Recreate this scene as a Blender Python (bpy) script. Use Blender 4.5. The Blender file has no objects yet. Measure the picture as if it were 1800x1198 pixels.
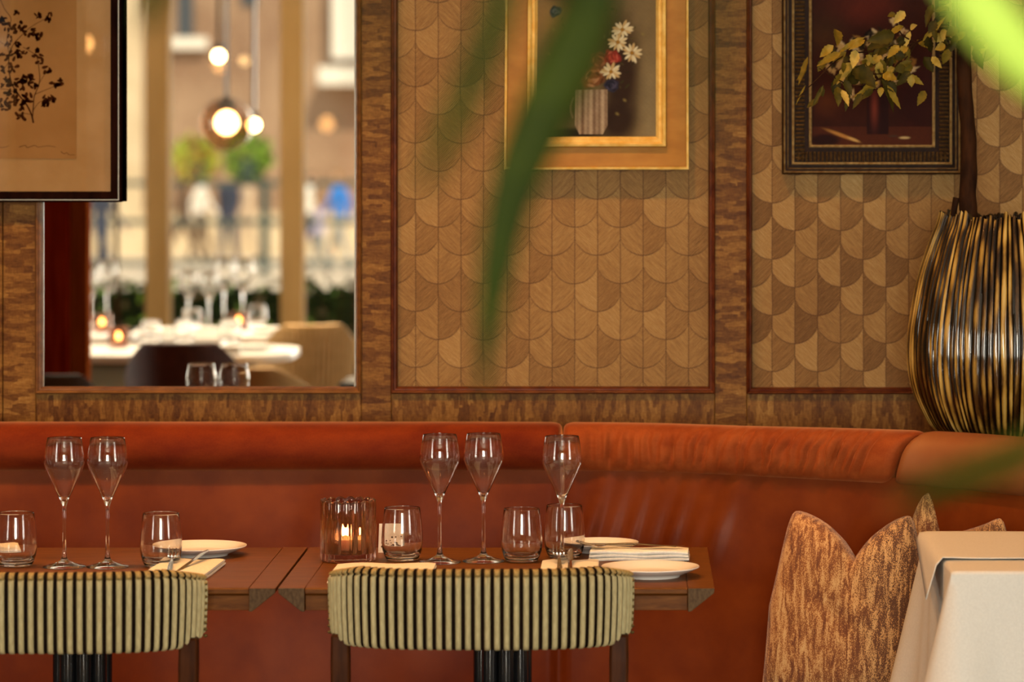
import bpy, bmesh, math, random
import numpy as np
from mathutils import Vector, Matrix
PI = math.pi
R = random.Random(7)
scene = bpy.context.scene
C = scene.collection

# ---------------------------------------------------------------- camera model (photo 1800 x 1198)
F, VX, VY = 6440.0, 1115.0, 225.0        # focal length in px, vanishing point of the lines running into the wall
H = 1.647                                # eye height
YW = 8.66                                # face of the panelled wall
TZ = 0.75                                # table height

def X(px, Y): return (px - VX) * Y / F
def Z(py, Y): return H - (py - VY) * Y / F
def P(px, py, Y): return (X(px, Y), Y, Z(py, Y))
def TY(py, z=TZ): return F * (H - z) / (py - VY)      # depth of a point lying at height z
def MX(px, D): return (px - VX) * D / F               # seen in the mirror at path length D
def MY(D): return 2 * YW - D
def MZ(py, D): return H - (py - VY) * D / F

# ---------------------------------------------------------------- colour helpers
def lin(c):
    c = c / 255.0
    return c / 12.92 if c <= 0.04045 else ((c + 0.055) / 1.055) ** 2.4
WARM = (1.0, 0.72, 0.46)
def alb(r, g, b, k=0.55):
    """pigment whose colour under the room's warm lamps is r,g,b"""
    return tuple(min(0.92, max(0.0, lin(v) / w * k)) for v, w in zip((r, g, b), WARM))
def srgb(r, g, b, k=1.0):
    return tuple(min(1.0, lin(v) * k) for v in (r, g, b))

# ---------------------------------------------------------------- node helpers
class NT:
    def __init__(self, name):
        self.m = bpy.data.materials.new(name); self.m.use_nodes = True
        self.t = self.m.node_tree; self.t.nodes.clear()
        self.out = self.t.nodes.new('ShaderNodeOutputMaterial')
    def n(self, typ, **kw):
        nd = self.t.nodes.new(typ)
        for k, v in kw.items(): setattr(nd, k, v)
        return nd
    def l(self, a, b): self.t.links.new(a, b)
    def put(self, sock, v):
        if isinstance(v, bpy.types.NodeSocket): self.l(v, sock)
        elif isinstance(v, (tuple, list)) and len(v) == 3 and sock.type == 'RGBA': sock.default_value = (*v, 1)
        else: sock.default_value = v
    def math(self, op, a, b=0.0, c=None):
        nd = self.n('ShaderNodeMath', operation=op)
        self.put(nd.inputs[0], a); self.put(nd.inputs[1], b)
        if c is not None: self.put(nd.inputs[2], c)
        return nd.outputs[0]
    def mix(self, fac, a, b, mode='MIX'):
        nd = self.n('ShaderNodeMix', data_type='RGBA', blend_type=mode)
        self.put(nd.inputs[0], fac); self.put(nd.inputs[6], a); self.put(nd.inputs[7], b)
        return nd.outputs[2]
    def coord(self, scale=(1, 1, 1), rot=(0, 0, 0), kind='Object'):
        tc = self.n('ShaderNodeTexCoord'); mp = self.n('ShaderNodeMapping')
        self.l(tc.outputs[kind], mp.inputs[0])
        mp.inputs['Scale'].default_value = scale; mp.inputs['Rotation'].default_value = rot
        return mp.outputs[0]
    def noise(self, vec, scale=1.0, detail=3.0, rough=0.55, dist=0.0):
        nd = self.n('ShaderNodeTexNoise'); self.l(vec, nd.inputs['Vector'])
        nd.inputs['Scale'].default_value = scale; nd.inputs['Detail'].default_value = detail
        nd.inputs['Roughness'].default_value = rough; nd.inputs['Distortion'].default_value = dist
        return nd.outputs[0]
    def ramp(self, fac, stops, interp='LINEAR'):
        nd = self.n('ShaderNodeValToRGB'); self.put(nd.inputs[0], fac)
        cr = nd.color_ramp; cr.interpolation = interp
        while len(cr.elements) < len(stops): cr.elements.new(0.5)
        for e, (p, c) in zip(cr.elements, stops):
            e.position = p
            e.color = (c, c, c, 1) if isinstance(c, (int, float)) else (*c, 1)
        return nd.outputs[0]
    def bsdf(self, col, rough=0.5, metal=0.0, bump=None, bstr=0.2, bdist=0.001, **kw):
        b = self.n('ShaderNodeBsdfPrincipled')
        self.put(b.inputs['Base Color'], col); self.put(b.inputs['Roughness'], rough)
        b.inputs['Metallic'].default_value = metal
        for k, v in kw.items(): self.put(b.inputs[k.replace('_', ' ')], v)
        if bump is not None:
            bn = self.n('ShaderNodeBump'); bn.inputs['Strength'].default_value = bstr
            bn.inputs['Distance'].default_value = bdist
            self.l(bump, bn.inputs['Height']); self.l(bn.outputs[0], b.inputs['Normal'])
        self.l(b.outputs[0], self.out.inputs[0])
        return b

def mat(name, c1, c2=None, scale=(20, 20, 20), rough=0.5, metal=0.0, bstr=0.0, bdist=0.001, detail=3, lo=0.35, hi=0.65, kind='Object', **kw):
    t = NT(name)
    if c2 is None and not bstr:
        t.bsdf(c1, rough, metal, **kw)
    else:
        nz = t.noise(t.coord(scale, kind=kind), 1.0, detail)
        col = t.ramp(nz, [(lo, c1), (hi, c2 or c1)])
        t.bsdf(col, rough, metal, bump=nz if bstr else None, bstr=bstr, bdist=bdist, **kw)
    return t.m

def glass_mat(name, col=(1, 1, 1), ior=1.5, rough=0.0):
    t = NT(name)
    t.bsdf(col, rough, IOR=ior, Transmission_Weight=1.0)
    return t.m

def pane_mat(name, tint=(0.96, 0.97, 0.96), ior=1.5):
    """flat glazing: what lies behind shows straight through, the surface mirrors by Fresnel"""
    t = NT(name)
    tr = t.n('ShaderNodeBsdfTransparent'); t.put(tr.inputs[0], tint)
    gl = t.n('ShaderNodeBsdfGlossy'); gl.inputs['Roughness'].default_value = 0.0
    lw = t.n('ShaderNodeLayerWeight'); lw.inputs['Blend'].default_value = .5
    fr = t.math('MULTIPLY_ADD', t.math('POWER', lw.outputs['Facing'], 5.0), .96, ((ior - 1) / (ior + 1)) ** 2)
    mx = t.n('ShaderNodeMixShader')
    t.l(fr, mx.inputs[0]); t.l(tr.outputs[0], mx.inputs[1]); t.l(gl.outputs[0], mx.inputs[2])
    t.l(mx.outputs[0], t.out.inputs[0])
    return t.m

def emit_mat(name, col, strength):
    t = NT(name)
    e = t.n('ShaderNodeEmission'); t.put(e.inputs[0], col); e.inputs[1].default_value = strength
    t.l(e.outputs[0], t.out.inputs[0])
    return t.m

# ---------------------------------------------------------------- mesh helper
class MB:
    def __init__(self): self.v = []; self.f = []; self.mi = []
    def add(self, vs, fs, m=0):
        o = len(self.v); self.v += [tuple(p) for p in vs]
        for f in fs: self.f.append([i + o for i in f]); self.mi.append(m)
        return self
    def box(self, x0, x1, y0, y1, z0, z1, m=0):
        vs = [(x, y, z) for z in (z0, z1) for y in (y0, y1) for x in (x0, x1)]
        return self.add(vs, [(0, 2, 3, 1), (4, 5, 7, 6), (0, 1, 5, 4), (2, 6, 7, 3), (0, 4, 6, 2), (1, 3, 7, 5)], m)
    def prism(self, poly, y0, y1, m=0):
        """polygon in x,z extruded along y"""
        n = len(poly)
        vs = [(x, y0, z) for x, z in poly] + [(x, y1, z) for x, z in poly]
        return self.add(vs, [list(range(n)), list(range(2 * n - 1, n - 1, -1))] + [(i, n + i, n + (i + 1) % n, (i + 1) % n) for i in range(n)], m)
    def slab(self, poly, z0, z1, m=0):
        n = len(poly)
        vs = [(x, y, z0) for x, y in poly] + [(x, y, z1) for x, y in poly]
        return self.add(vs, [list(range(n - 1, -1, -1)), list(range(n, 2 * n))] + [(i, (i + 1) % n, n + (i + 1) % n, n + i) for i in range(n)], m)
    def lathe(self, prof, seg=48, c=(0, 0, 0), m=0, fn=None, closed=False):
        """profile of (radius, z); ends on the axis are closed to a point"""
        rows = []
        for r, z in prof:
            if r < 1e-6: rows.append([len(self.v)]); self.v.append((c[0], c[1], c[2] + z))
            else:
                row = []
                for k in range(seg):
                    a = 2 * PI * k / seg; rr = fn(r, z, a) if fn else r
                    row.append(len(self.v)); self.v.append((c[0] + rr * math.cos(a), c[1] + rr * math.sin(a), c[2] + z))
                rows.append(row)
        pairs = list(zip(rows, rows[1:])) + ([(rows[-1], rows[0])] if closed else [])
        for A, B in pairs:
            for k in range(seg):
                k2 = (k + 1) % seg
                if len(A) == 1 and len(B) == 1: continue
                if len(A) == 1: self.f.append([A[0], B[k2], B[k]])
                elif len(B) == 1: self.f.append([A[k], A[k2], B[0]])
                else: self.f.append([A[k], A[k2], B[k2], B[k]])
                self.mi.append(m)
        return self
    def tube(self, pts, rad, seg=8, m=0, flat=1.0):
        pts = [Vector(p) for p in pts]; n = len(pts)
        rads = rad if isinstance(rad, (list, tuple)) else [rad] * n
        o = len(self.v); up = Vector((0, 0, 1))
        for i, p in enumerate(pts):
            t = (pts[min(i + 1, n - 1)] - pts[max(i - 1, 0)]).normalized()
            u = up if abs(t.dot(up)) < 0.95 else Vector((0, 1, 0))
            a = t.cross(u).normalized(); b = t.cross(a).normalized()
            for k in range(seg):
                an = 2 * PI * k / seg
                self.v.append(tuple(p + a * rads[i] * math.cos(an) + b * rads[i] * flat * math.sin(an)))
        for i in range(n - 1):
            for k in range(seg):
                k2 = (k + 1) % seg
                self.f.append([o + i * seg + k, o + i * seg + k2, o + (i + 1) * seg + k2, o + (i + 1) * seg + k]); self.mi.append(m)
        self.f.append([o + k for k in range(seg - 1, -1, -1)]); self.mi.append(m)
        self.f.append([o + (n - 1) * seg + k for k in range(seg)]); self.mi.append(m)
        return self
    def grid(self, rows, m=0, wrap=False):
        """rows of equal length of points"""
        o = len(self.v); w = len(rows[0])
        for r in rows: self.v += [tuple(p) for p in r]
        for i in range(len(rows) - 1):
            for k in range(w if wrap else w - 1):
                k2 = (k + 1) % w
                self.f.append([o + i * w + k, o + i * w + k2, o + (i + 1) * w + k2, o + (i + 1) * w + k]); self.mi.append(m)
        return self
    def frame(self, x0, x1, z0, z1, prof, m=0, y=0.0):
        """closed rectangle moulding: profile of (inset, depth towards the room), swept round the rectangle"""
        rows = []
        for d, h in prof:
            rows.append([(x0 + d, y - h, z0 + d), (x1 - d, y - h, z0 + d), (x1 - d, y - h, z1 - d), (x0 + d, y - h, z1 - d)])
        return self.grid(rows, m, wrap=True)
    def build(self, name, mats, parent=None, smooth=True, off=None, angle=40, merge=False):
        me = bpy.data.meshes.new(name)
        v = self.v if off is None else [(p[0] - off[0], p[1] - off[1], p[2] - off[2]) for p in self.v]
        me.from_pydata(v, [], self.f)
        for mm in (mats if isinstance(mats, (list, tuple)) else [mats]): me.materials.append(mm)
        me.polygons.foreach_set('material_index', self.mi)
        bm = bmesh.new(); bm.from_mesh(me)
        if merge: bmesh.ops.remove_doubles(bm, verts=bm.verts, dist=1e-5)
        bmesh.ops.recalc_face_normals(bm, faces=bm.faces)
        bm.to_mesh(me); bm.free()
        if smooth:
            me.polygons.foreach_set('use_smooth', [True] * len(me.polygons))
            try: me.set_sharp_from_angle(angle=math.radians(angle))
            except Exception: pass
        o = bpy.data.objects.new(name, me); C.objects.link(o)
        if parent is not None: o.parent = parent
        return o

def bevel(o, w, seg=3):
    md = o.modifiers.new('bevel', 'BEVEL'); md.width = w; md.segments = seg; md.limit_method = 'ANGLE'; md.angle_limit = 0.6
    return o

# ---------------------------------------------------------------- scene bookkeeping
def tag(o, label, cat, group=None, kind=None):
    o['label'] = label; o['category'] = cat
    if group: o['group'] = group
    if kind: o['kind'] = kind
    return o
def thing(name, label, cat, loc=(0, 0, 0), rz=0.0, group=None):
    o = bpy.data.objects.new(name, None); C.objects.link(o)
    o.empty_display_size = 0.05
    o.location = loc; o.rotation_euler = (0, 0, rz)
    return tag(o, label, cat, group)
def struct(o):
    o['kind'] = 'structure'; return o
def copy_tree(o, parent=None):
    c = o.copy(); C.objects.link(c)
    if parent is not None: c.parent = parent
    for ch in [q for q in C.objects if q.parent is o]: copy_tree(ch, c)
    return c
def clone(src, label, loc, rz=0.0, scale=None):
    c = copy_tree(src); c.location = loc; c.rotation_euler = (0, 0, rz); c['label'] = label
    if scale: c.scale = (scale,) * 3
    return c

def catmull(pts, n):
    """dense points along a Catmull-Rom spline, n per span"""
    P_ = [Vector(p) for p in pts]; out = []
    for i in range(len(P_) - 1):
        p0 = P_[max(i - 1, 0)]; p1 = P_[i]; p2 = P_[i + 1]; p3 = P_[min(i + 2, len(P_) - 1)]
        for k in range(n):
            t = k / n
            out.append(0.5 * ((2 * p1) + (p2 - p0) * t + (2 * p0 - 5 * p1 + 4 * p2 - p3) * t * t + (3 * p1 - p0 - 3 * p2 + p3) * t ** 3))
    out.append(P_[-1]); return out

def arclen(pts, step):
    """resample a polyline at equal steps"""
    out = [pts[0].copy()]; acc = 0.0
    for a, b in zip(pts, pts[1:]):
        L = (b - a).length; pos = step - acc
        while pos <= L:
            out.append(a + (b - a) * (pos / L)); pos += step
        acc = (acc + L) % step
    return out

def painted(name, x0, x1, z0, z1, y, nx, ny, fn, material, parent, off):
    """a painted sheet: colours of the brushwork are stored per vertex"""
    xs = np.linspace(x0, x1, nx); zs = np.linspace(z0, z1, ny)
    gx, gz = np.meshgrid(xs, zs)
    col = fn(gx, gz)
    mb = MB(); mb.grid([[(x, y, z) for x in xs] for z in zs])
    o = mb.build(name, material, parent, off=off)
    ca = o.data.color_attributes.new('paint', 'FLOAT_COLOR', 'POINT')
    rgba = np.ones((nx * ny, 4), dtype=np.float32); rgba[:, :3] = col.reshape(-1, 3)
    ca.data.foreach_set('color', rgba.ravel())
    return o
# ================================================================ materials
def wood_figured(name, ax):
    """reddish brown veneer with broken cross figure; ax = direction of the grain"""
    t = NT(name)
    s = (70, 1, 20) if ax == 'x' else (20, 1, 70)
    v = t.n('ShaderNodeTexVoronoi', distance='CHEBYCHEV'); t.l(t.coord((s[0] * 1.15, 1, s[2] * 1.15)), v.inputs[0]); v.inputs['Scale'].default_value = 1.0
    v.inputs['Randomness'].default_value = 0.95
    sep = t.n('ShaderNodeSeparateColor'); t.l(v.outputs['Color'], sep.inputs[0])
    n1 = t.noise(t.coord((s[0] * 3.0, 30, s[2] * 3.2)), 1.0, 5, 0.68, .5)
    n2 = t.noise(t.coord((8, 8, 8)), 1.0, 2)
    n3 = t.noise(t.coord((500, 50, 60) if ax == 'z' else (60, 50, 500)), 1.0, 2)
    f = t.math('ADD', t.math('MULTIPLY', sep.outputs[0], 0.34), t.math('MULTIPLY', n1, 0.72))
    f = t.math('ADD', f, t.math('MULTIPLY', t.math('SUBTRACT', n2, 0.5), 0.3))
    f = t.math('ADD', f, t.math('MULTIPLY', t.math('SUBTRACT', n3, 0.5), 0.3))
    col = t.ramp(f, [(0.25, alb(84, 36, 6, .62)), (0.50, alb(124, 68, 18, .62)), (0.68, alb(154, 92, 30, .62)), (0.90, alb(190, 126, 52, .62))])
    t.bsdf(col, 0.48, bump=f, bstr=0.12, bdist=0.0006, Specular_IOR_Level=.10)
    return t.m
W_V = wood_figured('veneer_upright', 'z')
W_H = wood_figured('veneer_rail', 'x')
W_BEAD = mat('bead_mahogany', alb(88, 28, 8), alb(126, 54, 18), (30, 30, 30), 0.35, Specular_IOR_Level=.12)
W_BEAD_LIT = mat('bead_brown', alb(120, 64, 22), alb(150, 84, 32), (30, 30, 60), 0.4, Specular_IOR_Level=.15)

def wallpaper(name, x0, z0, side):
    """fish-scale straw marquetry paper: each scale split down its middle, halves hatched in opposite diagonals"""
    p, h, r = 40.1 / 743.6, 49.5 / 743.6, 41.8 / 743.6
    t = NT(name)
    tc = t.n('ShaderNodeTexCoord'); sp = t.n('ShaderNodeSeparateXYZ'); t.l(tc.outputs['Object'], sp.inputs[0])
    wob = t.math('MULTIPLY', t.math('SUBTRACT', t.noise(t.coord((14, 14, 14)), 1, 2), 0.5), 0.006)
    x = t.math('ADD', t.math('SUBTRACT', sp.outputs[0], x0), t.math('MULTIPLY', wob, 0.5))
    z = t.math('ADD', t.math('SUBTRACT', sp.outputs[2], z0), wob)
    u = t.math('DIVIDE', x, p)
    def scale(shift, zs):
        uu = t.math('SUBTRACT', u, shift)
        k = t.math('ROUND', t.math('DIVIDE', uu, 2.0))
        dx = t.math('SUBTRACT', uu, t.math('MULTIPLY', k, 2.0))
        d2 = t.math('POWER', t.math('MULTIPLY', t.math('ABSOLUTE', dx), p), 2.0)
        g = t.math('SUBTRACT', r, t.math('SQRT', t.math('MAXIMUM', t.math('SUBTRACT', r * r, d2), 0.0)))
        f = t.math('DIVIDE', t.math('SUBTRACT', t.math('SUBTRACT', z, zs), g), 2 * h)
        row = t.math('FLOOR', f); fr = t.math('SUBTRACT', f, row)
        return fr, dx, t.math('ADD', t.math('MULTIPLY', k, 2.0), shift), t.math('ADD', row, shift * 0.37)
    a, b = scale(0.0, 0.0), scale(1.0, -h)
    useb = t.math('LESS_THAN', b[0], a[0])
    sel = [t.math('ADD', t.math('MULTIPLY', q, t.math('SUBTRACT', 1.0, useb)), t.math('MULTIPLY', w, useb)) for q, w in zip(a, b)]
    fr, dx, col, row = sel
    half = t.math('SIGN', dx)
    cv = t.n('ShaderNodeCombineXYZ'); t.l(col, cv.inputs[0]); t.l(row, cv.inputs[1]); t.l(half, cv.inputs[2])
    wn = t.n('ShaderNodeTexWhiteNoise', noise_dimensions='3D'); t.l(cv.outputs[0], wn.inputs['Vector'])
    rnd = wn.outputs['Value']
    flip = t.math('MULTIPLY', half, -1.0)
    diag = t.math('ADD', t.math('MULTIPLY', x, flip), z)
    ang = t.math('ADD', t.math('MULTIPLY', diag, 1150.0), t.math('MULTIPLY', t.noise(t.coord((60, 60, 60)), 1, 2), 7.0))
    perp = t.math('SUBTRACT', z, t.math('MULTIPLY', x, flip))
    hv = t.n('ShaderNodeCombineXYZ'); t.l(t.math('MULTIPLY', diag, 560.0), hv.inputs[0]); t.l(t.math('MULTIPLY', perp, 22.0), hv.inputs[1]); t.l(rnd, hv.inputs[2])
    hatch = t.math('ADD', t.math('MULTIPLY', t.math('SINE', ang), 0.20), t.noise(hv.outputs[0], 1, 2, .6))
    fine = t.noise(t.coord((420, 420, 420)), 1, 3, 0.7)
    big = t.noise(t.coord((3.2, 3.2, 3.2)), 1, 2)
    f = t.math('ADD', t.math('MULTIPLY', rnd, 0.20), t.math('MULTIPLY', hatch, 0.85))
    f = t.math('ADD', f, t.math('MULTIPLY', half, -side))
    f = t.math('ADD', f, t.math('MULTIPLY', t.math('SUBTRACT', fine, 0.5), 0.55))
    f = t.math('ADD', f, t.math('MULTIPLY', t.math('SUBTRACT', big, 0.5), 0.35))
    f = t.math('ADD', f, -.06)
    base = t.ramp(f, [(0.05, alb(98, 54, 17, .68)), (0.42, alb(151, 95, 40, .68)), (0.75, alb(185, 126, 60, .68)), (1.0, alb(211, 154, 84, .68))])
    arc = t.math('LESS_THAN', t.math('MULTIPLY', fr, 2 * h), 0.0022)
    mid = t.math('LESS_THAN', t.math('MULTIPLY', t.math('ABSOLUTE', dx), p), 0.0009)
    edge = t.math('LESS_THAN', t.math('SUBTRACT', 1.0, t.math('ABSOLUTE', dx)), 0.02)
    ln = t.math('MAXIMUM', arc, t.math('MAXIMUM', mid, edge))
    c = t.mix(t.math('MULTIPLY', ln, 0.80), base, alb(86, 42, 14))
    t.bsdf(c, 0.65, bump=hatch, bstr=0.15, bdist=0.0004, Specular_IOR_Level=.2)
    return t.m

LEATHER = mat('terracotta_leather', alb(136, 48, 9, .46), alb(160, 63, 14, .46), (9, 9, 9), 0.40, Specular_IOR_Level=.10, bstr=0.05, bdist=0.0008, detail=6)
def velvet(name, c1, c2):
    t = NT(name)
    n1 = t.noise(t.coord((10, 10, 22)), 1, 4, 0.6); n2 = t.noise(t.coord((260, 260, 260)), 1, 2)
    f = t.math('ADD', t.math('MULTIPLY', n1, 0.8), t.math('MULTIPLY', n2, 0.25))
    col = t.ramp(f, [(0.35, c1), (0.7, c2)])
    t.bsdf(col, 0.75, bump=n2, bstr=0.15, bdist=0.0005, Sheen_Weight=0.55, Sheen_Roughness=0.35, Sheen_Tint=(1.0, 0.42, 0.16), Specular_IOR_Level=.1)
    return t.m
VELVET = velvet('terracotta_velvet', alb(140, 38, 8, .42), alb(176, 60, 14, .42))
VELVET_OR = velvet('orange_velvet', alb(172, 64, 18, .50), alb(204, 88, 30, .50))
VELVET_TAN = mat('tan_leather_roll', alb(196, 96, 36, .45), alb(210, 110, 46, .45), (8, 8, 8), 0.5, bstr=0.05, bdist=0.0006)

def oak():
    t = NT('oiled_oak')
    n1 = t.noise(t.coord((7, 120, 40)), 1, 5, 0.6, 0.6); n2 = t.noise(t.coord((40, 900, 200)), 1, 2)
    f = t.math('ADD', t.math('MULTIPLY', n1, 0.75), t.math('MULTIPLY', n2, 0.25))
    col = t.ramp(f, [(0.3, alb(80, 35, 8, .75)), (0.7, alb(140, 74, 24, .75))])
    t.bsdf(col, 0.42, bump=f, bstr=0.1, bdist=0.0005, Specular_IOR_Level=.07)
    return t.m
OAK = oak()
OAK_END = mat('oak_end_grain', alb(96, 60, 30, .55), alb(124, 82, 44, .55), (200, 60, 90), 0.65, bstr=0.1, Specular_IOR_Level=.15)
DARKWOOD = mat('dark_wood', alb(58, 23, 6), alb(88, 40, 12), (60, 60, 8), 0.35, Specular_IOR_Level=.03)
BLACK = mat('black_gloss_metal', (0.008, 0.008, 0.009), rough=0.16)
CHAIR = mat('sage_rib_fabric', (.33, .28, .14), (.43, .37, .195), (240, 240, 60), 0.75, bstr=0.1, bdist=0.0005)
CHAIR_GAP = mat('brown_backing', alb(34, 16, 5, .5), alb(48, 24, 8, .5), (90, 90, 90), 0.9, Specular_IOR_Level=.1)
CHAIR_CORD = mat('ochre_cord_binding', alb(140, 98, 42, .8), alb(176, 130, 62, .8), (300, 300, 300), 0.7)
STUD = mat('brass_stud', alb(190, 150, 80), rough=0.3, metal=0.8)
LINEN = mat('white_linen', (0.60, 0.575, 0.535), (0.65, 0.625, 0.58), (260, 260, 260), 0.85, bstr=0.06, bdist=0.0004)
NAPKIN = mat('ivory_napkin', (0.74, 0.72, 0.66), (0.82, 0.80, 0.74), (200, 200, 200), 0.85, bstr=0.08, bdist=0.0005)
CHINA = mat('white_china', (0.82, 0.80, 0.76), rough=0.12)
STEEL = mat('polished_steel', (0.62, 0.60, 0.57), rough=0.16, metal=1.0)
GLASS = glass_mat('clear_glass', (1, 1, 1), 1.5)
def amber():
    t = NT('smoked_amber_glass')
    b = t.bsdf((0.52, 0.31, 0.25), 0.0, IOR=1.5, Transmission_Weight=1.0)
    tr = t.n('ShaderNodeBsdfTranslucent'); tr.inputs[0].default_value = (.85, .50, .28, 1)
    mx = t.n('ShaderNodeMixShader'); mx.inputs[0].default_value = .016
    t.l(b.outputs[0], mx.inputs[1]); t.l(tr.outputs[0], mx.inputs[2]); t.l(mx.outputs[0], t.out.inputs[0])
    return t.m
AMBER = amber()
PANE = pane_mat('glazing')
WAX = mat('candle_wax', (0.9, 0.78, 0.6), rough=0.5, Subsurface_Weight=0.2)
FLAME = emit_mat('candle_flame', (1.0, 0.55, 0.16), 110.0)
def mirror_mat():
    t = NT('silvered_glass'); t.bsdf((0.93, 0.92, 0.90), 0.0, 1.0); return t.m
MIRROR = mirror_mat()
def paint_mat(rough=0.45):
    t = NT('oil_paint'); a = t.n('ShaderNodeAttribute', attribute_name='paint')
    t.bsdf(a.outputs['Color'], rough, Specular_IOR_Level=.03, bump=t.noise(t.coord((350, 350, 350)), 1, 3), bstr=0.15, bdist=0.0006)
    return t.m
PAINT = paint_mat()
GOLD = mat('gilt_wood', alb(174, 102, 28, .7), alb(190, 116, 36, .7), (12, 12, 26), 0.45, Specular_IOR_Level=.15)
GOLD_LIT = mat('bright_gilt', alb(226, 156, 60, .9), alb(246, 184, 88, .9), (40, 40, 40), 0.4, Specular_IOR_Level=.2)
BRONZE = mat('antique_bronze_wood', alb(36, 13, 3), alb(58, 26, 8), (60, 60, 60), 0.45, Specular_IOR_Level=.05)
BRONZE_LIT = mat('rubbed_gilt', alb(150, 100, 44, .8), alb(206, 154, 84, .8), (90, 90, 90), 0.36, metal=0.35)
EBONY = mat('black_brown_frame', alb(26, 10, 5), alb(44, 18, 8), (40, 40, 8), 0.6, Specular_IOR_Level=.0)
# ================================================================ room shell
ZC = 3.25
YF = -2.8                                  # window wall behind the photographer
XL, XR = -5.2, 4.6
PLASTER = mat('cream_plaster', alb(176, 134, 84), alb(186, 144, 92), (4, 4, 4), 0.8)
CEIL = mat('pale_ceiling', (0.72, 0.68, 0.6), (0.76, 0.72, 0.64), (2, 2, 2), 0.9)
FLOORM = mat('dark_oak_floor', alb(92, 52, 24), alb(130, 80, 40), (6, 60, 6), 0.35)
CREAM = mat('cream_window_paint', (0.48, 0.29, 0.095), (0.56, 0.35, 0.125), (6, 6, 2), 0.5)
struct(MB().box(XL - .2, XR + .2, YF - .2, YW + .3, -0.2, 0.0).build('floor', FLOORM))
struct(MB().box(XL - .2, XR + .2, YF - .2, YW + .3, ZC, ZC + .2).build('ceiling', CEIL))
SW = {'left': (XL - .2, XL, 1.3, 3.1), 'right': (XR, XR + .2, 2.0, 3.9)}
for sd_, (xa, xb, ya, yb) in SW.items():
    struct(MB().box(xa, xb, YF, ya, 0, ZC).box(xa, xb, yb, YW + .25, 0, ZC).box(xa, xb, ya, yb, 0, .55).box(xa, xb, ya, yb, 2.85, ZC).build('wall_' + sd_, PLASTER, smooth=False))
struct(MB().box(XL, XR, YW + .05, YW + .25, 0, ZC).build('wall_back', PLASTER))

def wx(px): return X(px, YW)
def wz(py): return Z(py, YW)
ZTOP = 2.95
# --- stiles and rails of the panelling (each board its own)
tn = [0]
def board(px0, px1, z0, z1, m, dep=0.045):
    tn[0] += 1
    o = MB().box(wx(px0), wx(px1), YW, YW + dep + .004, z0, z1).build('trim_%d' % tn[0], m, smooth=False)
    bevel(o, 0.0015, 2); return struct(o)
ZB, ZRAIL = 0.60, wz(691)
board(-1300, 4, ZB, ZTOP, W_V)
board(5.5, 62.5, ZB, ZTOP, W_V)
board(635.5, 687.5, ZB, ZTOP, W_V)
board(1256.5, 1312.5, ZB, ZTOP, W_V)
board(63, 635, ZB, ZRAIL, W_H)
board(688, 1256, ZB, ZRAIL, W_H)
board(1313, 3300, ZB, ZRAIL, W_H)
board(-1300, 3300, ZTOP + .001, ZTOP + .14, W_H)
def beadprof(w, deep):
    return [(0, 0), (0, 0.006), (w * .18, 0.010), (w * .40, 0.008), (w * .52, 0.003), (w * .72, 0.002), (w * .88, -.004), (w, -deep)]
PXM = F / YW
def mould(px0, px1, pyb, w, m, deep=0.02):
    tn[0] += 1
    o = MB().frame(wx(px0), wx(px1), wz(pyb), ZTOP, beadprof(w / PXM, deep), y=YW).build('trim_%d' % tn[0], m, smooth=True, angle=30)
    return struct(o)
mould(687, 1257, 691.5, 12, W_BEAD)
mould(1312, 3290, 692, 11, W_BEAD)
# --- papered panels
def panel(k, px0, px1, pyb, m):
    o = MB().box(wx(px0), wx(px1), YW + .019, YW + .045, wz(pyb), ZTOP).build('wall_panel_%d' % k, m, smooth=False)
    return struct(o)
panel(1, 694, 1252, 686, wallpaper('fishscale_paper_middle', wx(729.4), wz(648), 0.035))
panel(2, 1317, 3285, 687, wallpaper('fishscale_paper_right', wx(1357.7), wz(654.5), 0.13))

# --- the wall mirror (an inset looking glass with its own moulding)
mloc = (wx(349), YW, wz(691))
mir = thing('wall_mirror', 'large wall mirror in brown moulding reflecting the bright windows and street', 'mirror', mloc)
MB().frame(wx(62.5), wx(635.5), wz(691.5), ZTOP, beadprof(12 / PXM, 0.02), y=YW).build('moulding', W_BEAD_LIT, mir, off=mloc, angle=30)
sl = MB().frame(wx(72.5), wx(624.5), wz(682.5), ZTOP - .012, [(0, -.0185), (0, -.0165), (2.6 / PXM, -.0165), (2.6 / PXM, -.0185)], y=YW)
sl.build('slip', mat('worn_pale_edge', alb(216, 176, 126), alb(232, 196, 150), (60, 60, 30), 0.35), mir, off=mloc)['label'] = 'thin worn pale edge of the glass'
cxm, czm = (wx(62.5) + wx(635.5)) / 2, (wz(691) + ZTOP) / 2
hw, hh = (wx(635.5) - wx(62.5)) / 2 - .010, (ZTOP - wz(691)) / 2 - .010
gl = MB().box(-hw, hw, -.002, .002, -hh, hh).build('looking_glass', MIRROR, mir, smooth=False)
gl.location = (cxm - mloc[0], YW + .0205 - mloc[1], czm - mloc[2])
MIR_TILT = 0.0; MIR_TURN = 0.0
gl.rotation_euler = (math.radians(MIR_TILT), 0, math.radians(MIR_TURN))

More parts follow.
